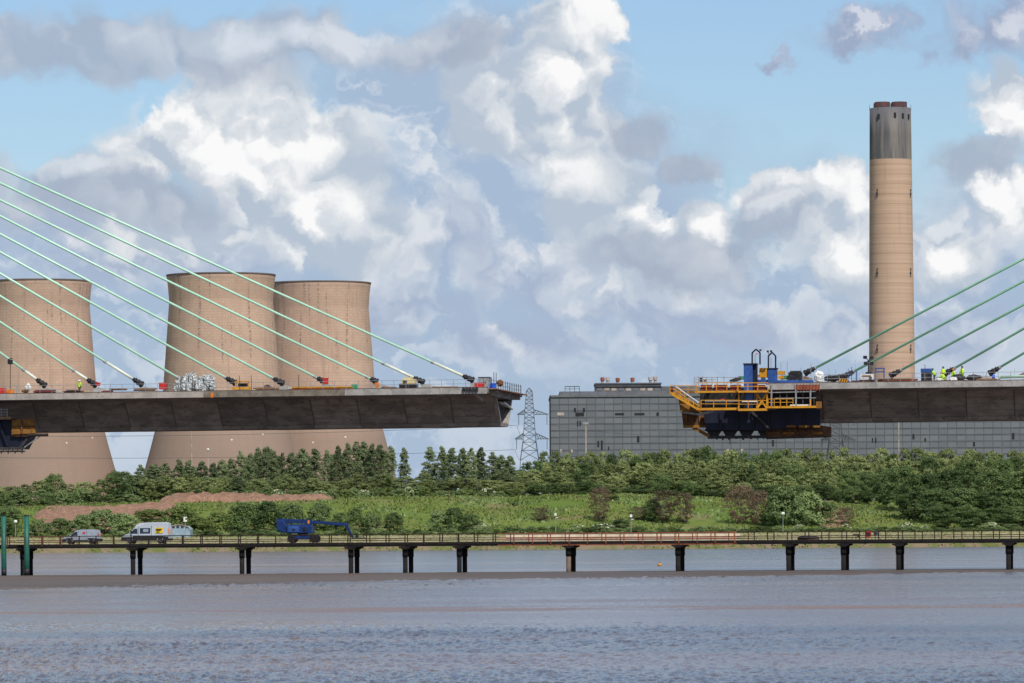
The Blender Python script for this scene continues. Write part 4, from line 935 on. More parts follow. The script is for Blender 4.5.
crate('crate','red box hanging over the foot of the fourth cable','red',322.8,378.6,328.0,384.4,15.6,16.0)
dbox('marker','small orange marker block at a cable foot','marker','orange',374.8,382.6,378.8,387.5,4,4.6)
dbox('toolbox','dark green tool box near the orange marker','tool box','teal',351.5,384.2,356.5,388.8,4,4.8)
crate('crate','small red box between a cable foot and the silver bales','red',158.8,383.4,166.2,389.2,12,13)
crate('crate','tiny red box on the cable foot right of the worker','red',95.6,383.2,99.6,385.8,15.6,16.1)
# yellow trolley
ty = thing('trolley','yellow steel trolley frame on the left deck right of the silver bales','trolley',dpos(241,8),BF)
fb(MB(),BF,231.5,387.2,249.2,389.4,8,9.6).build('base_beam','yellow',ty)
for px in (235.6,248.4): fb(MB(),BF,px-.6,381.4,px+.6,387.2,8,8.2).build('upright','yellow',ty)
fb(MB(),BF,234.8,381.0,249.2,382.2,8,8.2).build('top_rail','yellow',ty); fb(MB(),BF,238,383.3,247,386.5,8.4,9.4).build('load','dark',ty)
yb = thing('steel_beam','long yellow beam lying along the left deck','beam',dpos(320,3),BF); fb(MB(),BF,292,387.2,352,388.4,3,3.5).build('web','yellow',yb); fb(MB(),BF,292,386.9,352,387.2,2.8,3.7).build('flange','yellow',yb)
rb = thing('steel_beam','thin red beam lying along the deck edge below the yellow one','beam',dpos(320,1.2),BF); fb(MB(),BF,289,389.0,340,390.0,1.2,1.5).build('web','red',rb)
# silver bales
bal = [(181,384,6.6,11),(188.5,380.5,6.8,12),(186,388,6,10),(195,385.5,7,11),(192,376.6,4.3,12.5),(203.5,382,6.8,12),(209.5,386,6,11),(201,389,5.5,10),(210.5,379,4.6,13),(178,389.2,4.4,10)]
nmb = ['low left bale','tall middle bale','lower bale at the left foot','centre bale','small topmost bale','upper right bale','rightmost bale','low bale right of centre','small bale behind on the right','small outermost left bale']
for i, (px, py, r, w) in enumerate(bal):
    o = lump('bale', f'crumpled silver bale, {nmb[i]} of the heap on the left deck', 'bale', 'silver', px, py, r*.95, w, 'silver wrapped bales', (1,1,.95), .42, i)
    p = BF.loc(px,py,w); 
    st = MB()
    for q in range(14):
        a0, a1 = q*2*math.pi/14, (q+1)*2*math.pi/14; rr = r*.131*1.02
        st.tube((p.x+rr*.2,w+rr*math.cos(a0),p.z+rr*.95*math.sin(a0)),(p.x+rr*.2,w+rr*math.cos(a1),p.z+rr*.95*math.sin(a1)),.04,n=4)
    st.build('strap','black',o)
# low clutter
def timber_stack(label, px0, px1, y0, w, mat, n=4, seed=0):
    r = thing('timber_stack', label, 'timber stack', dpos((px0+px1)/2,w), BF, None); rr = random.Random(seed)
    for i in range(n):
        a = px0+rr.uniform(0,(px1-px0)*.2); b = px1-rr.uniform(0,(px1-px0)*.2); y = y0+rr.uniform(0,2.2)
        fb(MB(),BF,a,y,b,y+.9,w+i*.22,w+i*.22+.2).build('plank',mat if rr.random()<.7 else 'darktimber',r)
    return r
for i, (lab, a, b, y, w, mt) in enumerate([
    ('brown timber stack left of the eighth cable foot',108,129,387.3,4,'timber'),('rusty plate pile beside the brown timber, near the worker',101,113,389.6,2,'redboard'),('dark boards on the deck edge below the worker',62,84,389.8,2,'darktimber'),
    ('reddish boards left of the lowest mint cable',32,56,390.0,2,'redboard'),('flat planks between cable foot and red box on the left deck',133,157,387.8,5,'timber'),('boards right of the yellow trolley',253,280,387.3,5,'timber'),('brown planks near the third cable foot',381,398,386.2,4,'timber'),
    ('thin planks left of the outermost cable foot',432,460,386.4,4,'timber'),('rust-red plates in front of the chimney foot',877,919,378.6,4,'rustred'),('dark plates near the lighting tower',850,872,380.3,3,'darktimber'),('dark rusty boards below the workers',930,972,379.9,3,'redboard'),('brown boards toward the right frame edge',975,1000,378.4,3,'timber')]):
    timber_stack(lab, a, b, y, w, mt, 6, i)
dbox('barrier','red and orange plastic barrier at the left frame edge','barrier','red',-4,388.0,5.5,393.5,3,3.5); dbox('barrier','low orange barrier beside the red one at the left edge','barrier','orange',6.2,389.4,13.5,393.4,3,3.5)
lump('plastic_sheet','bunched white sheet on the deck near the left edge','sheet','white',28,387.5,3.0,8,None,(.9,.6,1.3),.35,9); lump('rag_heap','small dark heap below the white sheet','heap','rustbrown',25.5,391,3.2,6,None,(1.2,.6,.6),.3,5)
lump('tarpaulin','dark peaked tarpaulin left of the fifth cable foot','tarpaulin','dark',267.5,388,3.6,6,None,(1,.6,.9),.3,14)
fl = thing('floodlight','dark floodlight head on a thin pole at the left edge','floodlight',dpos(10.3,14),BF); a, b = BF.loc(10.3,362,14), dpos(10.3,14)
MB().tube(b,a,.05,n=6).build('pole','dark',fl); MB().box(a.x-.32,a.x+.3,13.7,14.3,a.z-.3,a.z+.32).build('lamp_head','black',fl,bevel=.06); MB().beam(a+Vector((-.3,0,.35)),a+Vector((.3,0,.5)),.12).build('visor','black',fl)
# right deck
lt = thing('lighting_tower','black four-lamp lighting tower in front of the chimney left edge','lighting tower',dpos(868.4,9),BF); a = BF.loc(868.4,360.5,9); b = dpos(868.4,9)
MB().tube(b,a,.09,.07,8).build('mast','black',lt)
for dx, dz in ((-.42,.42),(.42,.36),(-.36,-.36),(.42,-.40)):
    MB().beam(a,a+Vector((dx,0,dz)),.1).build('arm','black',lt); q = a+Vector((dx,0,dz)); MB().box(q.x-.25,q.x+.25,8.7,9.15,q.z-.2,q.z+.2).build('lamp_head','black',lt,bevel=.05)
fb(MB(),BF,865.5,372,871.5,377,8.5,9.8).build('generator','black',lt)
cp2 = dbox('compressor','white and grey trailer compressor below the lighting tower','compressor','white',860.3,373.8,873.2,380.0,4,6); fb(MB(),BF,859.5,379.6,874,383.0,3.9,6.1).build('chassis','black',cp2); fb(MB(),BF,862,375.2,871,376.4,3.93,3.995).build('stripe','timber',cp2); fb(MB(),BF,869,376.7,872,378.8,3.93,3.99).build('vent','dark',cp2)
for px in (864,870): p = BF.loc(px,382.8,3.8); MB().tube((p.x,3.7,p.z),(p.x,3.9,p.z),.32,n=12).build('wheel','tyre',cp2)
bf = thing('gantry','blue open steel frame in front of the chimney foot','frame',dpos(880,8),BF)
for px in (875.5,884): fb(MB(),BF,px-.6,368.2,px+.6,381,8,8.3).build('upright','blue',bf)
fb(MB(),BF,874.9,367.8,884.6,368.9,8,8.3).build('top_rail','blue',bf); fb(MB(),BF,876.1,371.2,883.4,372.2,8,8.3).build('cross_rail','blue',bf)
for px, t in ((848.2,368.5),(856.6,371.2)):
    q = thing('steel_post','short blue steel post left of the lighting tower' if px<850 else 'thicker blue steel post beside the lighting tower','post',dpos(px,9),BF); fb(MB(),BF,px-(.25 if px<850 else .6),t,px+(.25 if px<850 else .6),382,9,9.2).build('upright','blue',q); fb(MB(),BF,px-1.1,381,px+1.1,382.4,8.7,9.5).build('base_plate','dark',q)
sp = dbox('striped_barrier','black and yellow striped board on the right deck edge','barrier','black',838.2,378.4,848.2,384,2,2.3)
for k in range(4):
    A = BF.loc(839+k*2.4,382.6,1.96); B = BF.loc(840.6+k*2.4,378.8,1.96); MB().beam(A,B,.16,.03,(0,1,0)).build('stripe','yellow',sp)
lump('hose_pile','dark heap of hoses and tarpaulin left of the striped board','hoses','black',832,378.5,4.8,9,None,(1.6,.8,.65),.3,21); lump('tarpaulin','dark sloping tarpaulin at the second green cable foot','tarpaulin','dark',842,376.3,3.6,12,None,(1.6,.8,.6),.3,22)
ct = dbox('container','dark container with a blue top left of the workers','container','black',921,372.0,931,382,6,9); fb(MB(),BF,920.6,368.6,931.4,372.1,5.9,9.1).build('roof','blue',ct); fb(MB(),BF,924.5,364.2,925.4,368.7,7,7.2).build('flue','grey',ct)
for px in (923,926,929): fb(MB(),BF,px-.15,372.4,px+.15,381,5.93,5.995).build('rib','dark',ct)
lump('tarpaulin','black humped tarpaulin before the workers','tarpaulin','black',958,378.0,5.0,5,None,(1.4,.7,.75),.25,31); lump('plastic_sheet','white sheet in front of the black tarpaulin','sheet','white',953,379.5,3.2,4,None,(1.2,.6,.8),.3,32); lump('plastic_sheet','flat white sack left of the crouching worker','sheet','white',938.5,379.8,2.8,4,None,(1.4,.6,.55),.3,33)
lump('tarpaulin','low dark tarpaulin at the last green cable foot','tarpaulin','dark',974,377.5,4.5,6,None,(1.6,.7,.6),.3,34)
bp = thing('barrel','small blue barrel on the right deck near the frame edge','barrel',dpos(993.5,4),BF); a = BF.loc(993.5,377.0,4); MB().lathe([(.16,0),(.2,.05),(.2,.25),(.21,.28),(.2,.31),(.2,.52),(.16,.56)],(a.x,4,a.z-.3),14).build('body','brightblue',bp,True); MB().lathe([(.17,.56),(.17,.6)],(a.x,4,a.z-.3),14).build('lid','brightblue',bp)
pg = thing('pipe','long pale green pipe lying along the right deck at the frame edge','pipe',dpos(1012,3),BF); a, b = BF.loc(999,377.2,3), BF.loc(1050,375.5,3); MB().tube(a,b,.2,n=12).build('barrel','palegreen',pg,True); MB().tube(a,a+Vector((.2,0,0)),.26,n=12).build('flange','palegreen',pg)
rt_ = thing('tarpaulin','reddish tarpaulin draped to a peak at the right frame edge','tarpaulin',dpos(1022,6),BF); A = BF.loc(1014.5,376.5,6); B = BF.loc(1030,370,6); Cc = BF.loc(1044,376.5,6)
MB().add([A,(A.x+.3,9,A.z),B,(B.x,9,B.z),Cc,(Cc.x,9,Cc.z),(B.x-.8,7.2,B.z-.45)],[(0,2,6),(0,6,1),(1,6,3),(2,3,6),(2,4,5,3),(0,1,5,4),(0,4,2),(1,3,5)]).build('sheet','rustred',rt_)
for px, t in ((855.2,360.2),(862,362),(829,368),(835.5,369.5),(1014.5,368.5),(983,371)):
    q = thing('scaffold_tube','thin upright scaffold tube on the right deck','scaffold tube',dpos(px,20),BF,'upright scaffold tubes on the right deck'); fb(MB(),BF,px-.18,t,px+.18,384,20,20.06).build('tube','grey',q); fb(MB(),BF,px-.5,383,px+.5,384.5,19.9,20.2).build('foot','dark',q)
# ------------------------------------------------------------------ workers
def person(px, py_head, py_feet, w, label, jacket, hat, pose='stand', face=0.):
    p = BF.loc(px, py_feet, w); root = thing('person', label, 'person', p, BF); root.rotation_euler.z = -BF.t+face
    def skin(name, verts, edges, radii, mat, root_i=0, sub=0):
        me = bpy.data.meshes.new(name); me.from_pydata(verts, edges, []); me.materials.append(M[mat])
        o = bpy.data.objects.new(name, me); C.objects.link(o); o.parent = root; ORG[o.name] = Vector((0,0,0))
        md = o.modifiers.new('skin','SKIN'); md.use_smooth_shade = True; me.skin_vertices or None
        sv = me.skin_vertices[0].data if me.skin_vertices else None
        for i, r in enumerate(radii): sv[i].radius = (r, r)
        sv[root_i].use_root = True
        o.modifiers.new('sub','SUBSURF').levels = sub; o.modifiers['sub'].render_levels = sub
        return o
    bend = {'stand':0.,'crouch':.55,'lean':.35}[pose]; hip = .94 if pose != 'crouch' else .55
    tx = math.sin(bend); tz = math.cos(bend)
    P = lambda d, y=0.: (tx*d, y, hip+tz*d)                  # along the spine
    V = [P(0), P(.22), P(.45), P(.53), P(.60), P(.70)]; E = [(0,1),(1,2),(2,3),(3,4),(4,5)]; Rd = [.15,.145,.165,.07,.055,.105]
    arms = []
    for s in (-1, 1):
        i = len(V); sh = P(.47, s*.2); el = (sh[0]+.08+(.1 if pose!='stand' else 0), s*.27, sh[2]-.29); wr = (el[0]+.16, s*.22, el[2]-.16); pl_ = (wr[0]+.06, s*.21, wr[2]-.06)
        V += [sh, el, wr, pl_]; E += [(2,i),(i,i+1),(i+1,i+2),(i+2,i+3)]; Rd += [.075,.055,.038,.042]; arms.append((sh,el,wr))
        for f in range(4):
            j = len(V); yy = pl_[1]+(f-1.5)*.022; ln = (.075,.085,.08,.062)[f]
            V += [(pl_[0]+.04,yy,pl_[2]-.03),(pl_[0]+.04+ln*.5,yy,pl_[2]-.04-ln*.3),(pl_[0]+.04+ln*.6,yy,pl_[2]-.05-ln*.8)]; E += [(i+3,j),(j,j+1),(j+1,j+2)]; Rd += [.011,.009,.008]
        j = len(V); V += [(pl_[0]+.0,pl_[1]-s*.045,pl_[2]-.01),(pl_[0]+.04,pl_[1]-s*.06,pl_[2]-.03)]; E += [(i+3,j),(j,j+1)]; Rd += [.012,.010]
    legs = []
    for s in (-1, 1):
        i = len(V); kn = (.03 if pose!='crouch' else .32, s*.11, .5 if pose!='crouch' else .48); an = (-.02 if pose!='crouch' else 0., s*.12, .09)
        if pose == 'stand': kn = (.04*s+.02, s*.11, .5)
        hp = (0, s*.09, hip-.03); V += [hp, kn, an, (an[0]+.14, s*.13, .045)]; E += [(0,i),(i,i+1),(i+1,i+2),(i+2,i+3)]; Rd += [.10,.07,.05,.045]; legs.append((hp,kn,an))
    skin('body', V, E, Rd, 'skin')
    # clothing over the body
    jv = [P(-.06), P(.1), P(.3), P(.47), P(.55)]; je = [(0,1),(1,2),(2,3),(3,4)]; jr = [.19,.185,.18,.19,.085]
    for sh, el, wr in arms: i = len(jv); jv += [sh, el, tuple(el[k]+(wr[k]-el[k])*.85 for k in range(3))]; je += [(3,i),(i,i+1),(i+1,i+2)]; jr += [.10,.08,.062]
    skin('jacket', jv, je, jr, jacket, 1)
    tv = [P(-.02)]; te = []; tr_ = [.165]
    for hp, kn, an in legs: i = len(tv); tv += [hp, kn, tuple(an[k]+(0,0,.02)[k] for k in range(3))]; te += [(0,i),(i,i+1),(i+1,i+2)]; tr_ += [.118,.088,.07]
    skin('trousers', tv, te, tr_, jacket if 'full' in label else 'navycloth')
    h = Vector(P(.73)); 
    def local(mb, nm, mt, smth=True):
        o = bpy.data.objects.new(nm, mb.mesh(nm, M[mt], (0,0,0), smth)); C.objects.link(o); o.parent = root; ORG[o.name] = Vector((0,0,0)); return o
    local(MB().lathe([(.175,.0),(.16,.02),(.15,.07),(.12,.13),(.06,.165),(.0,.175)], h, 14), 'helmet', hat)
    for s in (-1,1): local(MB().lathe([(.0,-.014),(.014,0),(.0,.014)], (h[0]+.1,s*.036,h[2]-.04), 6, False), 'eye', 'black')
    local(MB().tube((h[0]+.095,0,h[2]-.05),(h[0]+.135,0,h[2]-.085),.012,.02,6), 'nose', 'skin'); local(MB().box(h[0]+.09,h[0]+.108,-.03,.03,h[2]-.125,h[2]-.115), 'mouth', 'redboard', False)
    for s in (-1,1): local(MB().lathe([(.0,-.03),(.018,0),(.0,.03)], (h[0]+.0,s*.108,h[2]-.055), 6, False), 'ear', 'skin')
    for hp, kn, an in legs: local(MB().box(an[0]-.09,an[0]+.19,an[1]-.055,an[1]+.055,0,.1), 'boot', 'black', False)
    return root
person(79.5,380.5,393.6,9,'worker in a yellow hi-vis jacket and white helmet on the left deck','hiviz','whitehat','stand',.6)
person(962.3,365.6,380.2,9,'tallest worker in full yellow hi-vis, rightmost of the group','hiviz','navycloth','stand',2.6)
person(953.3,369.2,382.6,10,'worker in yellow hi-vis with an orange helmet, second from the right','hiviz','hivizo','stand',.3)
person(943.2,367.0,380.5,11,'worker in yellow hi-vis and dark helmet standing behind the crouching one','hiviz','navycloth','stand',-.6)
person(944.2,374.0,382.0,7,'crouching worker in full yellow hi-vis in front of the group','hiviz','hivizo','crouch',2.9)
person(934.5,369.5,382.0,9,'worker in yellow hi-vis leaning left beside the container','hiviz','navycloth','lean',3.1)
# ------------------------------------------------------------------ form travellers
def build_traveller():
    F = BF; root = thing('form_traveller','yellow and navy form traveller hung on the end of the right deck','form traveller',(BF.along(745,0),0,0),F)
    def bx(nm, mt, a, t, b, u, w0, w1, **k): return fb(MB(),F,a,t,b,u,w0,w1).build(nm,mt,root,**k)
    def ln(nm, mt, a, t, b, u, w, th, w2=None): return MB().beam(F.loc(a,t,w),F.loc(b,u,w if w2 is None else w2),th).build(nm,mt,root)
    # navy formwork boxes below the walkways
    mb = MB(); A = lambda px,py,w: F.loc(px,py,w)
    def slabpoly(nm, mt, pts, w0, w1): 
        v = [F.loc(px,py,w0) for px,py in pts]; mb = MB(); n = len(v); mb.add([tuple(q) for q in v]+[(q.x,w1,q.z) for q in v],[tuple(range(n)),tuple(range(2*n-1,n-1,-1))]+[(i,n+i,n+(i+1)%n,(i+1)%n) for i in range(n)])
        return mb.build(nm, mt, root)
    slabpoly('formwork_side','navy',[(703,410.8),(820,409.2),(820,425.5),(767,430.2),(706,430.2)],3.5,4.4)
    slabpoly('formwork_side','navy',[(708,411),(818,409.2),(818,425),(767,429.5),(709,429.5)],29,29.8)
    for px in (720,736,752,768,786,803): ln('formwork_rib','navy',px,411.5,px+1.5,429,3.3,.22)
    ln('diagonal_tie','dark',752,412,770,429,3.1,.3)
    slabpoly('dark_interior','black',[(700,392.6),(815,391.8),(815,409),(700,410)],9,28)  # solid black block standing in for the shade between the walkways
    # ochre and rusty boards at the nose
    slabpoly('nose_board','ochre',[(678.4,399.0),(697,408.6),(697,411.4),(680.2,411.4)],1.2,30)
    slabpoly('lower_nose_board','rustbrown',[(681.6,412.6),(704,412.4),(706,426.2),(683.2,425.6)],5,12)
    for k in range(3): bx('board_batten','ochre',686+k*6.5,412.6,686.8+k*6.5,425.6,4.8,4.98)
    bx('nose_beam','ochre',683,425.4,705.5,427.6,4.6,5.2); ln('nose_strut','ochre',693,427.5,709.5,436.2,5,.42); ln('nose_strut','grey',681,411.8,700,414.6,2,.28); ln('nose_strut','grey',700,414.6,714,411,2,.28)
    # bottom truss with see-through triangles
    bx('bottom_chord','dark',707.5,435.8,766,438.2,5,6); bx('top_chord','navy',705,429.0,768,430.8,5,6)
    for a in (706.5,722.5,739,757.5): 
        slabpoly('truss_gusset','black',[(a,430.6),(a+15.0,430.6),(a+11.4,436),(a+3.,436)],5.1,5.8)
    for px in (711,716,722,728,735,742,750,757,763): bx('hanger_bolt','black',px,438.0,px+random.uniform(.8,2.2),438.2+random.uniform(.6,1.8),5.2,5.6)
    bx('drop_pipe','grey',729.2,438,730.4,444.5,5.3,5.5)
    # rusty soffit on the right
    slabpoly('soffit_panel','rustbrown',[(766,427.6),(822,425.6),(829.2,426.6),(829.2,436.4),(766,438.4)],4.6,9)
    for k in range(4): bx('soffit_rib','ochre' if k%2 else 'rustbrown',768+k*14.5,432.2,779.5+k*14.5,434.4,4.3,4.58)
    for a, b in ((786.5,796),(798.5,809.5),(812,820)): bx('orange_waler','ochre',a,425.2,b,427.4,3.0,3.4)
    slabpoly('soffit_edge','black',[(766,437.6),(828,436.2),(828,437.4),(766,439.2)],4.4,5)
    # walkways
    def rail(a, ta, b, tb, w, posts, hpx=8., mid=True, mt='yellow', inner=False):
        ln('hand_rail',mt,a,ta,b,tb,w,.09)
        if mid: ln('mid_rail',mt,a,ta+hpx*.45,b,tb+hpx*.45,w,.07)
        for i in range(posts+1):
            f = i/posts; px = a+(b-a)*f; ty = ta+(tb-ta)*f; ln('rail_post',mt,px,ty,px,ty+hpx,w,.09)
    bx('upper_walkway','yellow',694.8,390.9,738.6,392.4,-1.4,.6); bx('upper_walkway','yellow',738,390.6,767.8,392.3,-1.9,.6); bx('upper_landing','yellow',669.6,392.4,676,394.2,-1.4,.6); bx('upper_landing','ochre',676,391.2,696,392.6,.2,1.2)
    bx('lower_walkway','yellow',697,408.0,739,409.9,-1.4,.6); bx('lower_walkway','yellow',738,408.6,766.8,410.6,-1.9,.6); bx('side_walkway','yellow',766.8,406.2,816,407.8,-1.2,.6)
    rail(696,382.9,768,382.6,-1.4,7); rail(670,385.3,697,385.8,-1.4,3,8); rail(738,383.0,767.8,382.8,-1.9,3,8); rail(701,400.2,739,400.2,-1.4,3); rail(739,400.6,766.8,400.6,-1.9,3); rail(768,399.0,793,398.8,-1.2,4,7.5)
    ln('timber_rail','white',705,401.1,738,401.1,-1.2,.16); ln('timber_rail','white',742,401.3,757,401.3,-1.2,.16); bx('red_bag','red',721,398.8,724.4,401.0,-1.1,-.6)
    # stair at the nose
    ln('stair_stringer','yellow',672,394.2,698.5,409.6,-1.5,.26); ln('stair_stringer','yellow',675,393.4,701,408.6,.4,.22); ln('stair_rail','white',676,386.6,699,402.6,-1.5,.11); ln('stair_rail','yellow',673.4,389,697.5,405.0,-1.5,.09)
    for i in range(6): f = i/5; ln('stair_post','yellow',676+22*f,386.8+15.4*f,676+22*f,396+13*f,-1.5,.08)
    for i in range(8): f = (i+.5)/8; bx('stair_tread','ochre',673.5+25*f,394.6+14.4*f,675.6+25*f,395.1+14.4*f,-1.35,.3)
    bx('red_flag_board','redboard',670.4,386.6,673.4,392.2,-1.3,-1.2)
    # red boards behind the upper rail
    for a, b in ((700.5,712),(714,727.5),(730,741),(754,765.5)): bx('red_board','redboard',a,384.8,b,390.2,-.9,-.75)
    # deep bays between the two walkways: posts, props, inner frames
    for px in (706,729.5,738.8,744.5,757,767): ln('bay_post','yellow' if px in (738.8,757,767) else 'dark',px,392,px,408.4,-.6,.2)
    for px in (771.5,796,810.5): ln('scaffold_post','grey',px,384.2,px,407,-.4,.2)
    for px in (780,787,803,814): ln('scaffold_post','dark',px,392,px,407,.3,.16)
    ln('yellow_brace','yellow',757.5,408,766.5,394,-1.0,.22); ln('yellow_brace','yellow',757.5,395,766.5,408,-1.0,.18)
    bx('bench_board','white',790,404.6,810,405.6,-.5,.2); ln('scaffold_rail','grey',768,392.6,816,391.4,-.4,.12); ln('scaffold_rail','grey',775,398.2,816,397.8,-.3,.09)
    bx('ochre_panel','ochre',816,401.5,821.5,408.0,.2,1.0); ln('bay_post','yellow',810.6,399,810.6,407,-.9,.12)
    for a in np.arange(771,812,8.3): bx('inner_shutter','dark',a,393.4,a+6.8,404.5,6.2,6.6)
    # masts and jacks
    def mast_(px0, px1, t, u, w0, w1):
        o = bx('mast_box','blue',px0,t,px1,u,w0,w1); 
        return o
    mast_(743.6,752.8,364.0,408.0,-.6,.9); bx('mast_cap','black',743,363.3,757,364.4,-.7,1.4); bx('mast_flank','navy',753,364.4,757,392,-.2,1.2); mast_(767.6,776.6,368.6,381.6,2,3.6); bx('mast_cap','navy',767,368,777.4,369,1.9,3.7)
    for (a, b, t, u, w) in ((752.2,760.0,350.2,364.5,.4),(768.4,775.6,353.4,368.6,2.6)):
        m = (a+b)/2; ln('lifting_frame','navy',a,t+2.4,a,u,w,.19); ln('lifting_frame','navy',b,t+2.4,b,u,w,.19); ln('lifting_frame','navy',a,t+2.6,m,t-1.0,w,.19); ln('lifting_frame','navy',b,t+2.6,m,t-1.0,w,.19); ln('hanger_bar','grey',m-1,t+4,m-1,u,w,.09)
    for px, py in ((760.3,350.2),(767.7,351.4),(771.0,351.2)): bx('work_lamp','black',px-1.,py-1.,px+1.,py+.9,.2,.5)
    ln('lamp_stalk','black',767.9,352,769.2,355,.4,.08); bx('red_lamp','red',756,353.2,757.4,354.4,.2,.4)
    bx('yellow_jack','yellow',759,368.0,767,377.4,2,3.4); bx('yellow_jack','yellow',777.4,371.0,784.6,374.6,2.5,3.5); bx('yellow_jack','yellow',778,376.0,784,378.6,2.3,3.4); bx('jack_ram','grey',761,377.4,765,382,2.2,3)
    ln('prop','timber',755.5,380.5,759.5,374.8,.6,.2)
    bx('main_beam','blue',766,380.4,813,384.2,1.4,2.6); bx('main_beam','blue',757,379.6,768,383.6,1.4,2.6); bx('main_beam','navy',700,387.6,767,391,6,7.4); bx('green_panel','teal',781,375.6,788.5,379.4,3.2,3.8)
    bx('hydraulic_unit','black',788.2,372.2,801.8,380.8,2,3.6); bx('unit_lid','dark',790,370.8,800.5,372.3,2.1,3.4); 
    for px in (788.6,801.4): bx('unit_wheel','dark',px-.9,377.5,px+.9,381.4,1.8,2)
    for px in (795,797.5,801): bx('pallet_stack','timber',803+(px-795),376.2+(px-795)*.3,806+(px-795),379.4,2.4,3.2)
    bx('orange_mesh','rustred',796,384.9,819.6,389.6,-.55,-.5)
    for k in range(8): ln('mesh_post','rustred',797+k*3.2,383.4,797+k*3.2,391,-.6,.07)
    # scaffold rails on the left top
    for t, a, b in ((377.4,694,740),(379.7,694,716),(382.0,694,742)): ln('scaffold_rail','grey',a,t,b,t,3,.07)
    for px in (694.2,698.6,702.4,706.5,712,717.5,724): ln('scaffold_post','grey',px,376.6+random.uniform(-.6,.8),px,391,3,.08)
    bx('tool_bundle','dark',699.5,377.8,702.5,381.8,3.2,3.8); bx('tool_bundle','yellow',703.5,379.2,706,382,3.1,3.6); ln('cable_tail','dark',730,382,741,377.8,9,.5); bx('green_fitting','teal',741,376.2,743.6,379.6,8,8.6)
    for px, t in ((781,361.6),(787.2,361.4),(801,367.5),(811,363)): ln('thin_rod','grey',px,t,px,381,4,.06)
    # far side walkway and cross members so the traveller is whole
    bx('far_walkway','yellow',698,391.2,767,392.6,33.4,35); bx('far_walkway','yellow',698,408.2,815,409.8,33.4,35)
    for px in (703,735,765): bx('cross_girder','navy',px-1.5,388,px+1.5,391.6,1.,34)
    return root
build_traveller()
wt = lump('plastic_sheet','pale translucent sheet bundle where the traveller meets the right deck','sheet','white',819,377,4.9,5,None,(1,.6,1.15),.25,41)
def left_traveller():
    F = BF; root = thing('form_traveller','dark form traveller with an orange panel under the left deck, cut by the frame edge','form traveller',(BF.along(12,2),2,-4),F)
    def poly(nm, mt, pts, w0, w1):
        v = [F.loc(px,py,w0) for px,py in pts]; n = len(v)
        return MB().add([tuple(q) for q in v]+[(q.x,w1,q.z) for q in v],[tuple(range(n)),tuple(range(2*n-1,n-1,-1))]+[(i,n+i,n+(i+1)%n,(i+1)%n) for i in range(n)]).build(nm,mt,root)
    def ln(nm, mt, a, t, b, u, w, th): return MB().beam(F.loc(a,t,w),F.loc(b,u,w),th).build(nm,mt,root)
    poly('formwork_side','navy',[(-60,420),(11,418.6),(20,420),(30,434.8),(22,448),(-60,449)],3,3.8); poly('formwork_underside','black',[(-60,434),(30,434.2),(22,449),(-60,449.6)],3.85,8)
    poly('orange_panel','ochre',[(12,420.0),(33.5,418.8),(35.6,433.2),(11.5,434.4)],2.4,2.9)
    for px in (21.8,): ln('panel_batten','rustbrown',px,420,px,433.6,2.3,.2)
    ln('panel_batten','rustbrown',13,426.5,35,426.0,2.3,.12)
    fb(MB(),F,-60,417.4,11,419.4,1.8,3).build('walkway','timber',root); fb(MB(),F,11,433.6,47,436.2,2.6,3.4).build('support_beam','rustbrown',root); fb(MB(),F,27,434.2,47,435.2,2.2,2.58).build('catwalk','dark',root)
    ln('diagonal_strut','grey',24,447.6,40,436.4,2.6,.12); ln('diagonal_strut','dark',20,448,30,435,2.7,.3); ln('diagonal_strut','navy',-2,420,8,446,2.6,.28)
    fb(MB(),F,-60,447.6,24,449.0,2.4,3.2).build('bottom_walkway','dark',root); fb(MB(),F,-60,451.2,24,452.0,2.4,3.2).build('bottom_walkway','black',root)
    for i in range(20):
        px = -20+i*2.3; fb(MB(),F,px,449,px+.8,451.3,2.5,2.8).build('walkway_lattice','grey' if i%2 else 'black',root)
        if i%3 == 0: fb(MB(),F,px,452,px+.7,453.6,2.6,2.9).build('hanger_bolt','black',root)
    for t in (409.5,412.2,415.0): ln('hand_rail','grey',-20,t,7.4,t,2,.07)
    for px in (-6,1.2,7.2): ln('rail_post','grey',px,408,px,418,2,.08)
left_traveller()
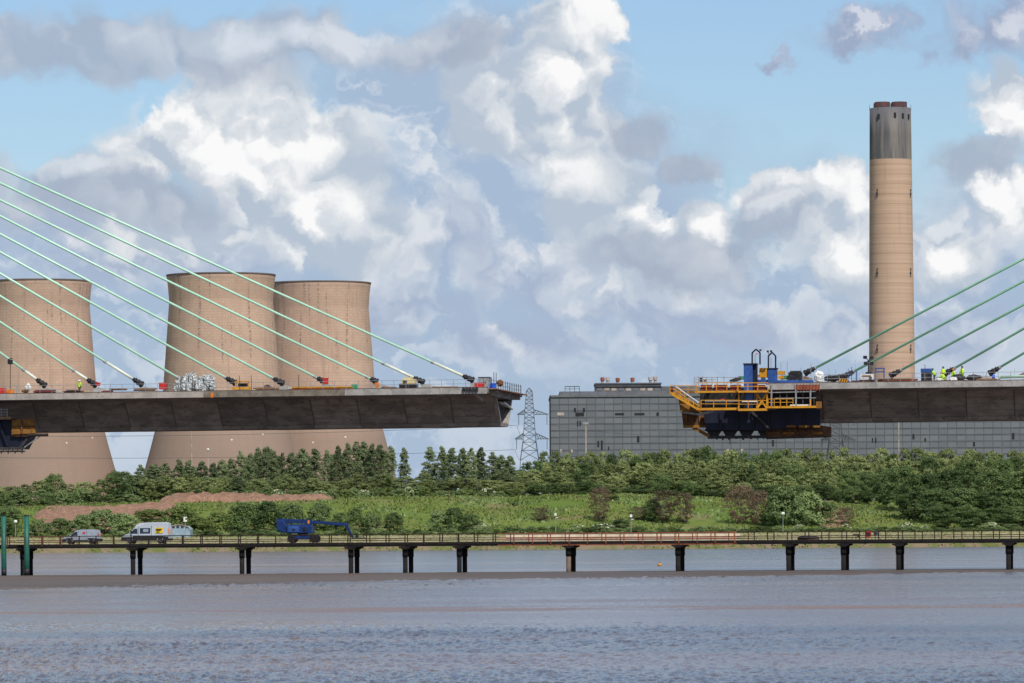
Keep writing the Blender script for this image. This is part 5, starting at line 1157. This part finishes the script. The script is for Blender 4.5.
# ------------------------------------------------------------------ trestle
TF = Frame((0,620.,0), 10.)
ZR = CAMZ+ray(512,533.4)[1]*620; ZD = CAMZ+ray(512,541.6)[1]*620; ZG = CAMZ+ray(512,545.9)[1]*620
def build_trestle():
    F = TF; root = thing('trestle_bridge','low steel trestle bridge crossing the water on dark piles, part of its rails rust-red','trestle bridge',(0,0,0),F)
    S = lambda px: F.along(px,0,540)
    W = 4.6; cut = [S(-45),S(62),S(497.6),S(737),S(1075)]; mats = ['leftrail','darkrail','rustred','darkrail']; gmat = ['pile','pile','rustred','pile']
    for a, b, m, g in zip(cut[:-1],cut[1:],mats,gmat):
        a += .01; b -= .01
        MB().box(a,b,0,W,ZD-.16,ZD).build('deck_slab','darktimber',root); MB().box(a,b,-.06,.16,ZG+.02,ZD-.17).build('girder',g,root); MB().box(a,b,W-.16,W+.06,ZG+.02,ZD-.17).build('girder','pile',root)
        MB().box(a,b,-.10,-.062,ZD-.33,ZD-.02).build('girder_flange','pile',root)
        for w in (-.08,W+.08):
            MB().box(a,b,w-.045,w+.045,ZR-.07,ZR+.04).build('top_rail',m,root); MB().box(a,b,w-.035,w+.035,ZR-.58,ZR-.49).build('mid_rail',m,root); MB().box(a,b,w-.035,w+.035,ZD+.20,ZD+.29).build('low_rail',m,root)
    pms = {m: MB().box(-.06,.06,-.06,.06,0,ZR-ZD+.35).mesh('rail_post',M[m]) for m in set(mats)}
    s = cut[0]+.4
    while s < cut[-1]:
        m = mats[sum(s > c for c in cut[1:-1])]
        inst('rail_post',pms[m],root,(s,-.16,ZD-.3)); inst('rail_post',pms[m],root,(s+1.05,W+.16,ZD-.3)); s += 2.28*random.uniform(.9,1.1)
    # cream infill along the far rail of the rust-red part
    s = S(498.5)
    while s < S(735): e = min(s+2.4,S(735.5)); MB().box(s+.05,e-.05,W+.115,W+.135,ZD+.02,ZR-.08).build('cream_infill_sheet','cream',root); s += 2.4
    for i, px in enumerate([-85,22.8,133,242,351,405.3,459.4,568.6,678,788.6,843.5,898.6,1008.5,1062]):
        x = F.along(px,.5,560)
        for w in (.5,4.15):
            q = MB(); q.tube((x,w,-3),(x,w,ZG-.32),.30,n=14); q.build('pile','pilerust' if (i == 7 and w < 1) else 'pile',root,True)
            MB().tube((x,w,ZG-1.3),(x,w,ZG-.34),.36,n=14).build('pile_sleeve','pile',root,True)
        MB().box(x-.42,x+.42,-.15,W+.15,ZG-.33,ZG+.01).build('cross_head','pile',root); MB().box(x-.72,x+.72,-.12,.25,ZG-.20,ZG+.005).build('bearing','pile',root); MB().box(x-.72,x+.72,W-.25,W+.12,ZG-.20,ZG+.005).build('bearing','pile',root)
    return root
build_trestle()
for px, lab in ((3.6,'green steel pile standing at the left edge of the frame'),(26.6,'green steel pile right of the other one, in front of a trestle pier')):
    p = TF.loc(px,516,-2.2); r = thing('steel_pile',lab,'pile',(p.x,-2.2,0),TF); MB().tube((p.x,-2.2,-2.5),(p.x,-2.2,p.z),.325,n=20).build('shaft','green_pile',r,True); MB().tube((p.x,-2.2,p.z-.02),(p.x,-2.2,p.z+.14),.335,n=20).build('cap','black',r); MB().tube((p.x,-2.2,.1),(p.x,-2.2,.9),.33,n=20).build('tide_band','black',r,True)
# ------------------------------------------------------------------ vehicles on the trestle (built facing -x)
def wheel(root, x, y, r, wd, z, nm='wheel'):
    t = MB().tube((x,y-wd/2,z),(x,y+wd/2,z),r,n=20).build(nm,'tyre',root,bevel=.02); s = -1 if y < 1.2 else 1
    MB().tube((x,y+s*wd/2,z),(x,y+s*(wd/2+.015),z),r*.6,n=14).build('rim','rim',t); MB().tube((x,y+s*(wd/2+.015),z),(x,y+s*(wd/2+.03),z),r*.18,n=8).build('hub','clad',t)
def van(label, px0, px1, prof, mat, w0, wd, wheels, wr, windows, extras, belt):
    s0, s1 = TF.along(px0,w0,540), TF.along(px1,w0,540); L = s1-s0; zf = ZD+.01; root = thing('van', label, 'van', (s0,w0,zf), TF); H = max(z for _, z in prof)
    def row(off): # a slice of the body at lateral position off (0..1 across), tucked in towards the roof
        return off
    n = len(prof); mb = MB(); V = []
    def yy(z, side): t = max(0, (z-belt)/(H-belt)); inset = .02+.16*t**1.5; return inset if side == 0 else wd-inset
    for side in (0,1):
        for x, z in prof: V.append((s0+x*L, w0+yy(z,side), zf+z))
    mid = [[(s0+x*L, w0+wd*f, zf+z+(.05 if z > .55*H else 0.)) for x, z in prof] for f in (.3,.7)]
    V2 = V[:n]+mid[0]+mid[1]+V[n:]
    fs = [tuple(range(n)), tuple(range(4*n-1,3*n-1,-1))]
    for j in range(3): fs += [(j*n+i,(j+1)*n+i,(j+1)*n+(i+1)%n,j*n+(i+1)%n) for i in range(n)]
    mb.add(V2, fs); body = mb.build('body', mat, root, bevel=.035)
    for nm, mt, poly in windows:          # polygons on the flank, in body fractions and metres
        for side in (0,1):
            v = [(s0+x*L, w0+yy(z,side)+(-.012 if side == 0 else .012), zf+z) for x, z in poly]; k = len(v); d = -.0 
            q = MB().add(v+[(a,b+(.03 if side == 0 else -.03),c) for a, b, c in v], [tuple(range(k)),tuple(range(2*k-1,k-1,-1))]+[(i,k+i,k+(i+1)%k,(i+1)%k) for i in range(k)]).build(nm, mt, root)
    for x, z in wheels:
        for y in (w0+.12, w0+wd-.12): wheel(root, s0+x*L, y, wr, .22, zf+wr)
        for y in (w0-.004, w0+wd-.03): MB().lathe([(wr+.02,0),(wr+.1,0),(wr+.1,.034),(wr+.02,.034)],(0,0,0),18,False) 
    for nm, mt, x0, x1, z0, z1, side in extras:
        if side == 'skirt':
            for y in (w0-.012, w0+wd-.02): MB().box(s0+x0*L,s0+x1*L,y,y+.035,zf+z0,zf+z1).build(nm,mt,root,bevel=.01)
        elif side == 'near': MB().box(s0+x0*L,s0+x1*L,w0+yy((z0+z1)/2,0)-.03,w0+yy((z0+z1)/2,0)+.12,zf+z0,zf+z1).build(nm,mt,root)
        elif side == 'end': MB().box(s0+x0*L,s0+x1*L,w0+.05,w0+wd-.05,zf+z0,zf+z1).build(nm,mt,root,bevel=.02)
        elif side == 'lamps':
            for y in (w0+.06, w0+wd-.28): MB().box(s0+x0*L,s0+x1*L,y,y+.22,zf+z0,zf+z1).build(nm,mt,root,bevel=.02)
        elif side == 'mirror':
            for y in (w0-.22, w0+wd): MB().box(s0+x0*L,s0+x1*L,y,y+.22,zf+z0,zf+z1).build(nm,mt,root,bevel=.03)
    return root
big = [(.0,.42),(.0,.78),(.015,1.0),(.12,1.26),(.15,1.32),(.265,2.02),(.30,2.36),(.36,2.55),(.55,2.64),(.92,2.66),(.975,2.58),(.992,1.6),(.995,.5),(.99,.38),(.03,.34)]
van('tall silver-grey van with a yellow side sign and dark lower flanks',122.0,168.6,big,'van',1.0,2.0,[(.175,0),(.815,0)],.36,
    [('cab_window','glass',[(.165,1.32),(.265,1.90),(.325,1.90),(.335,1.30)]),('side_window','glass',[(.385,1.32),(.385,1.98),(.605,1.98),(.605,1.32)]),('window_pane','van_small',[(.455,1.48),(.455,1.86),(.565,1.86),(.565,1.48)]),('side_sign','sticker',[(.715,1.30),(.715,2.02),(.875,2.02),(.875,1.30)]),('door_gap','clad',[(.345,.6),(.345,2.2),(.351,2.2),(.351,.6)]),('door_gap','clad',[(.625,.6),(.625,2.3),(.631,2.3),(.631,.6)])],
    [('lower_cladding','clad',.0,.12,.36,.86,'skirt'),('lower_cladding','clad',.235,.75,.36,.98,'skirt'),('lower_cladding','clad',.88,.995,.36,.9,'skirt'),('wheel_arch','clad',.1,.25,.62,.86,'skirt'),('wheel_arch','clad',.74,.89,.66,.98,'skirt'),('bumper','clad',-.02,.03,.36,.8,'end'),('rear_bumper','clad',.985,1.015,.4,.66,'end'),('headlamp','glass',-.004,.05,.92,1.1,'lamps'),('tail_lamp','orange',.982,1.0,1.25,1.9,'lamps'),('mirror','clad',.19,.225,1.32,1.62,'mirror')],1.25)
def prints(px0, px1, ys, w): pass
van_r = bpy.data.objects['van']; sg = TF.along(122,1.0,540); Lg = TF.along(168.6,1.0,540)-sg
for z, x0, x1 in ((1.84,.735,.855),(1.70,.735,.83),(1.47,.745,.80)): MB().box(sg+x0*Lg,sg+x1*Lg,.955,1.03,ZD+.01+z-.035,ZD+.01+z+.035).build('sign_lettering','print',van_r)
small = [(.0,.36),(.0,.66),(.02,.82),(.14,1.0),(.205,1.08),(.315,1.56),(.38,1.72),(.55,1.80),(.9,1.80),(.965,1.70),(.985,1.1),(1.0,.72),(.99,.36),(.03,.3)]
van('small pale silver van with a red square on its side, nearer the green piles',62.6,98.4,small,'van_small',1.2,1.75,[(.195,0),(.795,0)],.315,
    [('cab_window','glass',[(.225,1.10),(.325,1.52),(.405,1.56),(.415,1.08)]),('red_square','red',[(.555,1.30),(.555,1.54),(.625,1.54),(.625,1.30)]),('door_gap','clad',[(.43,.5),(.43,1.6),(.437,1.6),(.437,.5)]),('door_gap','clad',[(.66,.5),(.66,1.66),(.666,1.66),(.666,.5)])],
    [('lower_cladding','clad',.29,.70,.30,.52,'skirt'),('lower_cladding','clad',.0,.1,.32,.66,'skirt'),('lower_cladding','clad',.89,1.0,.32,.7,'skirt'),('wheel_arch','clad',.1,.29,.58,.76,'skirt'),('wheel_arch','clad',.70,.89,.58,.76,'skirt'),('bumper','clad',-.02,.03,.3,.62,'end'),('rear_bumper','clad',.985,1.03,.34,.64,'end'),('headlamp','glass',-.004,.06,.70,.84,'lamps'),('tail_lamp','lampred',.975,.995,.9,1.35,'lamps'),('roof_beacon','lampred',.93,.95,1.78,1.86,'near'),('mirror','clad',.26,.30,1.06,1.26,'mirror')],1.0)
def boom_lift():
    F = TF; w0 = 1.3; root = thing('boom_lift','dark blue wheeled boom lift with its long boom stretched out to the right','boom lift',(F.along(302,w0,540),w0,ZD),F)
    def bx(nm, mt, a, t, b, u, y0, y1, bv=.03): return fb(MB(),F,a,t,b,u,y0,y1).build(nm,mt,root,bevel=bv)
    def ln(nm, mt, a, t, b, u, w, th, ht=None): return MB().beam(F.loc(a,t,w),F.loc(b,u,w),th,ht).build(nm,mt,root,bevel=.015)
    for px in (291,313.2):
        x = F.along(px,w0,540)
        for y in (w0+.2, w0+2.0): wheel(root, x, y, .5, .36, ZD+.51)
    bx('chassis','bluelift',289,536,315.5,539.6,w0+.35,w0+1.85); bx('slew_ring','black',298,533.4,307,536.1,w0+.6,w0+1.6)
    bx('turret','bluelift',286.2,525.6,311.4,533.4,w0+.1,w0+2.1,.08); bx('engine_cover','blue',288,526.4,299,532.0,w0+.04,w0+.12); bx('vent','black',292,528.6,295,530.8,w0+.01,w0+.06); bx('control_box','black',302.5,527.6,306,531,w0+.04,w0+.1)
    v = [F.loc(px,py,w0+.3) for px,py in ((276.4,520.0),(283,520.6),(286.6,525.4),(286.4,533),(279,531.4),(276.6,529.6))]; n = len(v)
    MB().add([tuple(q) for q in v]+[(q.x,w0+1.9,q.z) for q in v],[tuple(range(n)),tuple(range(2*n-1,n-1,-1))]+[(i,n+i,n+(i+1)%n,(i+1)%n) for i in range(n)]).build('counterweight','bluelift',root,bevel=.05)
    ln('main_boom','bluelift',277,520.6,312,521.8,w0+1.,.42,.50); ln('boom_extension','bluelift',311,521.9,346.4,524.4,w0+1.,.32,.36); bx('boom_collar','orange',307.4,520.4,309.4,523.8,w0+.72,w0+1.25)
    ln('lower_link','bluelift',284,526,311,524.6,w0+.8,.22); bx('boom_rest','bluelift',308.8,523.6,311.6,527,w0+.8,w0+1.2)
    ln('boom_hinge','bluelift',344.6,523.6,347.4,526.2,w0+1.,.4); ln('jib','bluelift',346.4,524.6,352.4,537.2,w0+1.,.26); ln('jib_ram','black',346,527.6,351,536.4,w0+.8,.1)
    bx('basket_floor','black',351.5,537.6,364.5,538.6,w0+.3,w0+1.9); bx('control_panel','black',355.4,533.2,357.4,537.6,w0+.8,w0+1.4)
    for t in (534.2,536.0): ln('basket_rail','black',352.6,t+.4,364,t+.4,w0+.3,.06); ln('basket_rail','black',352.6,t+.4,364,t+.4,w0+1.9,.06)
    for px in (352.8,358.2,363.8): ln('basket_post','black',px,534.4,px,538,w0+.3,.06); ln('basket_post','black',px,534.4,px,538,w0+1.9,.06)
boom_lift()
def tbox(name, label, cat, mat, px0, y0, px1, y1, w0, w1, bevel=.03):
    r = thing(name, label, cat, (TF.along((px0+px1)/2,w0,540),w0,ZD), TF); fb(MB(),TF,px0,y0,px1,y1,w0,w1).build('body',mat,r,bevel=bevel); return r
rs = tbox('sign_board','red framed board with a dark face hung on the right trestle rail','sign','red',864.8,531.6,871.2,536.4,1.2,1.3)
fb(MB(),TF,866.6,532.2,870.2,535.2,1.12,1.195).build('dark_face','black',rs); v = [TF.loc(a,b,1.2) for a, b in ((866,536.3),(870,536.3),(868,538))]; MB().add([tuple(q) for q in v]+[(q.x,1.3,q.z) for q in v],[(0,1,2),(5,4,3),(0,3,4,1),(1,4,5,2),(2,5,3,0)]).build('lower_point','red',rs); fb(MB(),TF,867.7,538,868.3,541.8,1.22,1.28).build('post','dark',rs)
k1 = tbox('cable_reel','dark low machine beside the red framed board','machine','dark',852.6,534.0,859.2,535.3,1.2,2.); fb(MB(),TF,857.2,535.3,859,537.4,1.3,1.8).build('motor','black',k1); fb(MB(),TF,855.6,535.3,856.2,541.8,1.4,1.6).build('leg','dark',k1)
k2 = tbox('meter_box','pair of dark boxes right of the red framed board','box','dark',873.6,531.8,876.8,535.6,1.2,1.6); fb(MB(),TF,874.9,535.6,875.5,541.8,1.3,1.4).build('post','dark',k2); fb(MB(),TF,877.3,532.2,879,534.8,1.2,1.5).build('small_box','dark',k2)
hr = thing('hose_roll','dark flat roll of hoses lying on the trestle deck right of centre','hoses',(TF.along(808,1.4,538),1.4,ZD),TF)
for k in range(5): a, b = TF.loc(797.5+k*.8,537.9-.28*k,1.2+.2*k), TF.loc(819-k*1.2,537.6-.2*k,1.4+.2*k); MB().tube(a,b,.12,n=8).build('hose','black',hr,True)
fb(MB(),TF,797.5,538,819,541.6,1.3,1.9).build('pallet','darktimber',hr)
# ------------------------------------------------------------------ hut and buoy
h0 = at(179,531,1470); gz = zg(h0.x,1470); k = 1470/FPX; hut = thing('hut','pale blue arched hut with small windows half hidden by the tall van','hut',(h0.x,1470,gz-.5))
ar = [(-11.2*k,0)]+[(-11.2*k*math.cos(a*math.pi/14), 2.2*k+5.2*k*math.sin(a*math.pi/14)+2.) for a in range(15)]+[(11.2*k,0)]
MB().prism([(h0.x+x,gz-.5+z) for x, z in ar],1470,1482).build('shell','hut',hut)
for dx in (-5.5,-1.2,3.4,7.4): MB().box(h0.x+dx*k-.4,h0.x+dx*k+.4,1469.9,1470.1,gz+2.7,gz+3.8).build('window','glass',hut)
for i in range(14):
    x0, z0 = ar[1+i]; x1, z1 = ar[2+i]; MB().beam((h0.x+x0,1469.9,gz-.5+z0),(h0.x+x1,1469.9,gz-.5+z1),.22).build('rim','stackwhite',hut)
g = gp(659.5,565.4); by = thing('buoy','small orange buoy floating alone beyond the trestle','buoy',(g.x,g.y,0)); MB().lathe([(.1,-.3),(.28,-.1),(.32,.1),(.22,.28),(.1,.36)],(g.x,g.y,0),16).build('float','buoy',by,True); MB().tube((g.x,g.y,.33),(g.x,g.y,.6),.05,n=6).build('stem','black',by)
# ------------------------------------------------------------------ ripples on the near water
def ripples():
    r = np.random.default_rng(5); Ys = [150.]
    while Ys[-1] < 640: Ys.append(Ys[-1]+.30*(Ys[-1]/176)**1.75)
    Ys = np.array(Ys); ncol = 1250; us = np.linspace(-.128,.128,ncol); X = us[None,:]*Ys[:,None]; Z = np.zeros_like(X)
    def noise1(x, seed):
        i = np.floor(x).astype(np.int64); f = x-i; f = f*f*(3-2*f)
        hsh = lambda k: (np.sin((k*127.1+seed*311.7)%6283.1853)*43758.5453)%1.0
        return hsh(i)*(1-f)+hsh(i+1)*f-.5
    def noise2(x, y, seed):
        j = np.floor(y).astype(np.int64); f = y-j; f = f*f*(3-2*f); out = np.zeros_like(x)
        for k in range(len(y)): out[k] = noise1(x[k]+(j[k]*17.3)%1, seed+j[k]*1.37)*(1-f[k])+noise1(x[k]+((j[k]+1)*17.3)%1, seed+(j[k]+1)*1.37)*f[k]
        return out
    Z = .060*noise2(X/.22, Ys/.45, 1.)+.060*noise2(X/.55, Ys/1.0, 2.)+.026*noise2(X/1.7, Ys/2.6, 3.)
    gust = .55+1.0*(noise2(X/30., Ys/38., 9.)+.5); Z *= gust*2.0*(1-.55*np.clip((Ys-262)/40,0,1)*np.clip((500-Ys)/60,0,1))[:,None]
    ef = np.clip((.128-np.abs(us))/.012,0,1)[None,:]*np.clip((Ys-150)/12,0,1)[:,None]*np.clip((640-Ys)/20,0,1)[:,None]; Z = Z*ef-.117*(1-ef)   # runs out into the flat sheet
    V = np.stack([X, np.broadcast_to(Ys[:,None],X.shape), Z], -1).reshape(-1,3); nr = len(Ys)
    idx = (np.arange(nr-1)[:,None]*ncol+np.arange(ncol-1)[None,:]).reshape(-1); F = np.stack([idx,idx+1,idx+ncol+1,idx+ncol],1)
    me = bpy.data.meshes.new('water'); me.vertices.add(len(V)); me.vertices.foreach_set('co', V.astype(np.float32).ravel())
    me.loops.add(len(F)*4); me.loops.foreach_set('vertex_index', F.astype(np.int32).ravel()); me.polygons.add(len(F))
    me.polygons.foreach_set('loop_start', np.arange(0,len(F)*4,4,dtype=np.int32)); me.polygons.foreach_set('use_smooth', np.ones(len(F),bool)); me.update(); me.validate(); me.materials.append(M['water'])
    o = bpy.data.objects.new('water', me); C.objects.link(o); tag(o, kind='structure')
ripples()
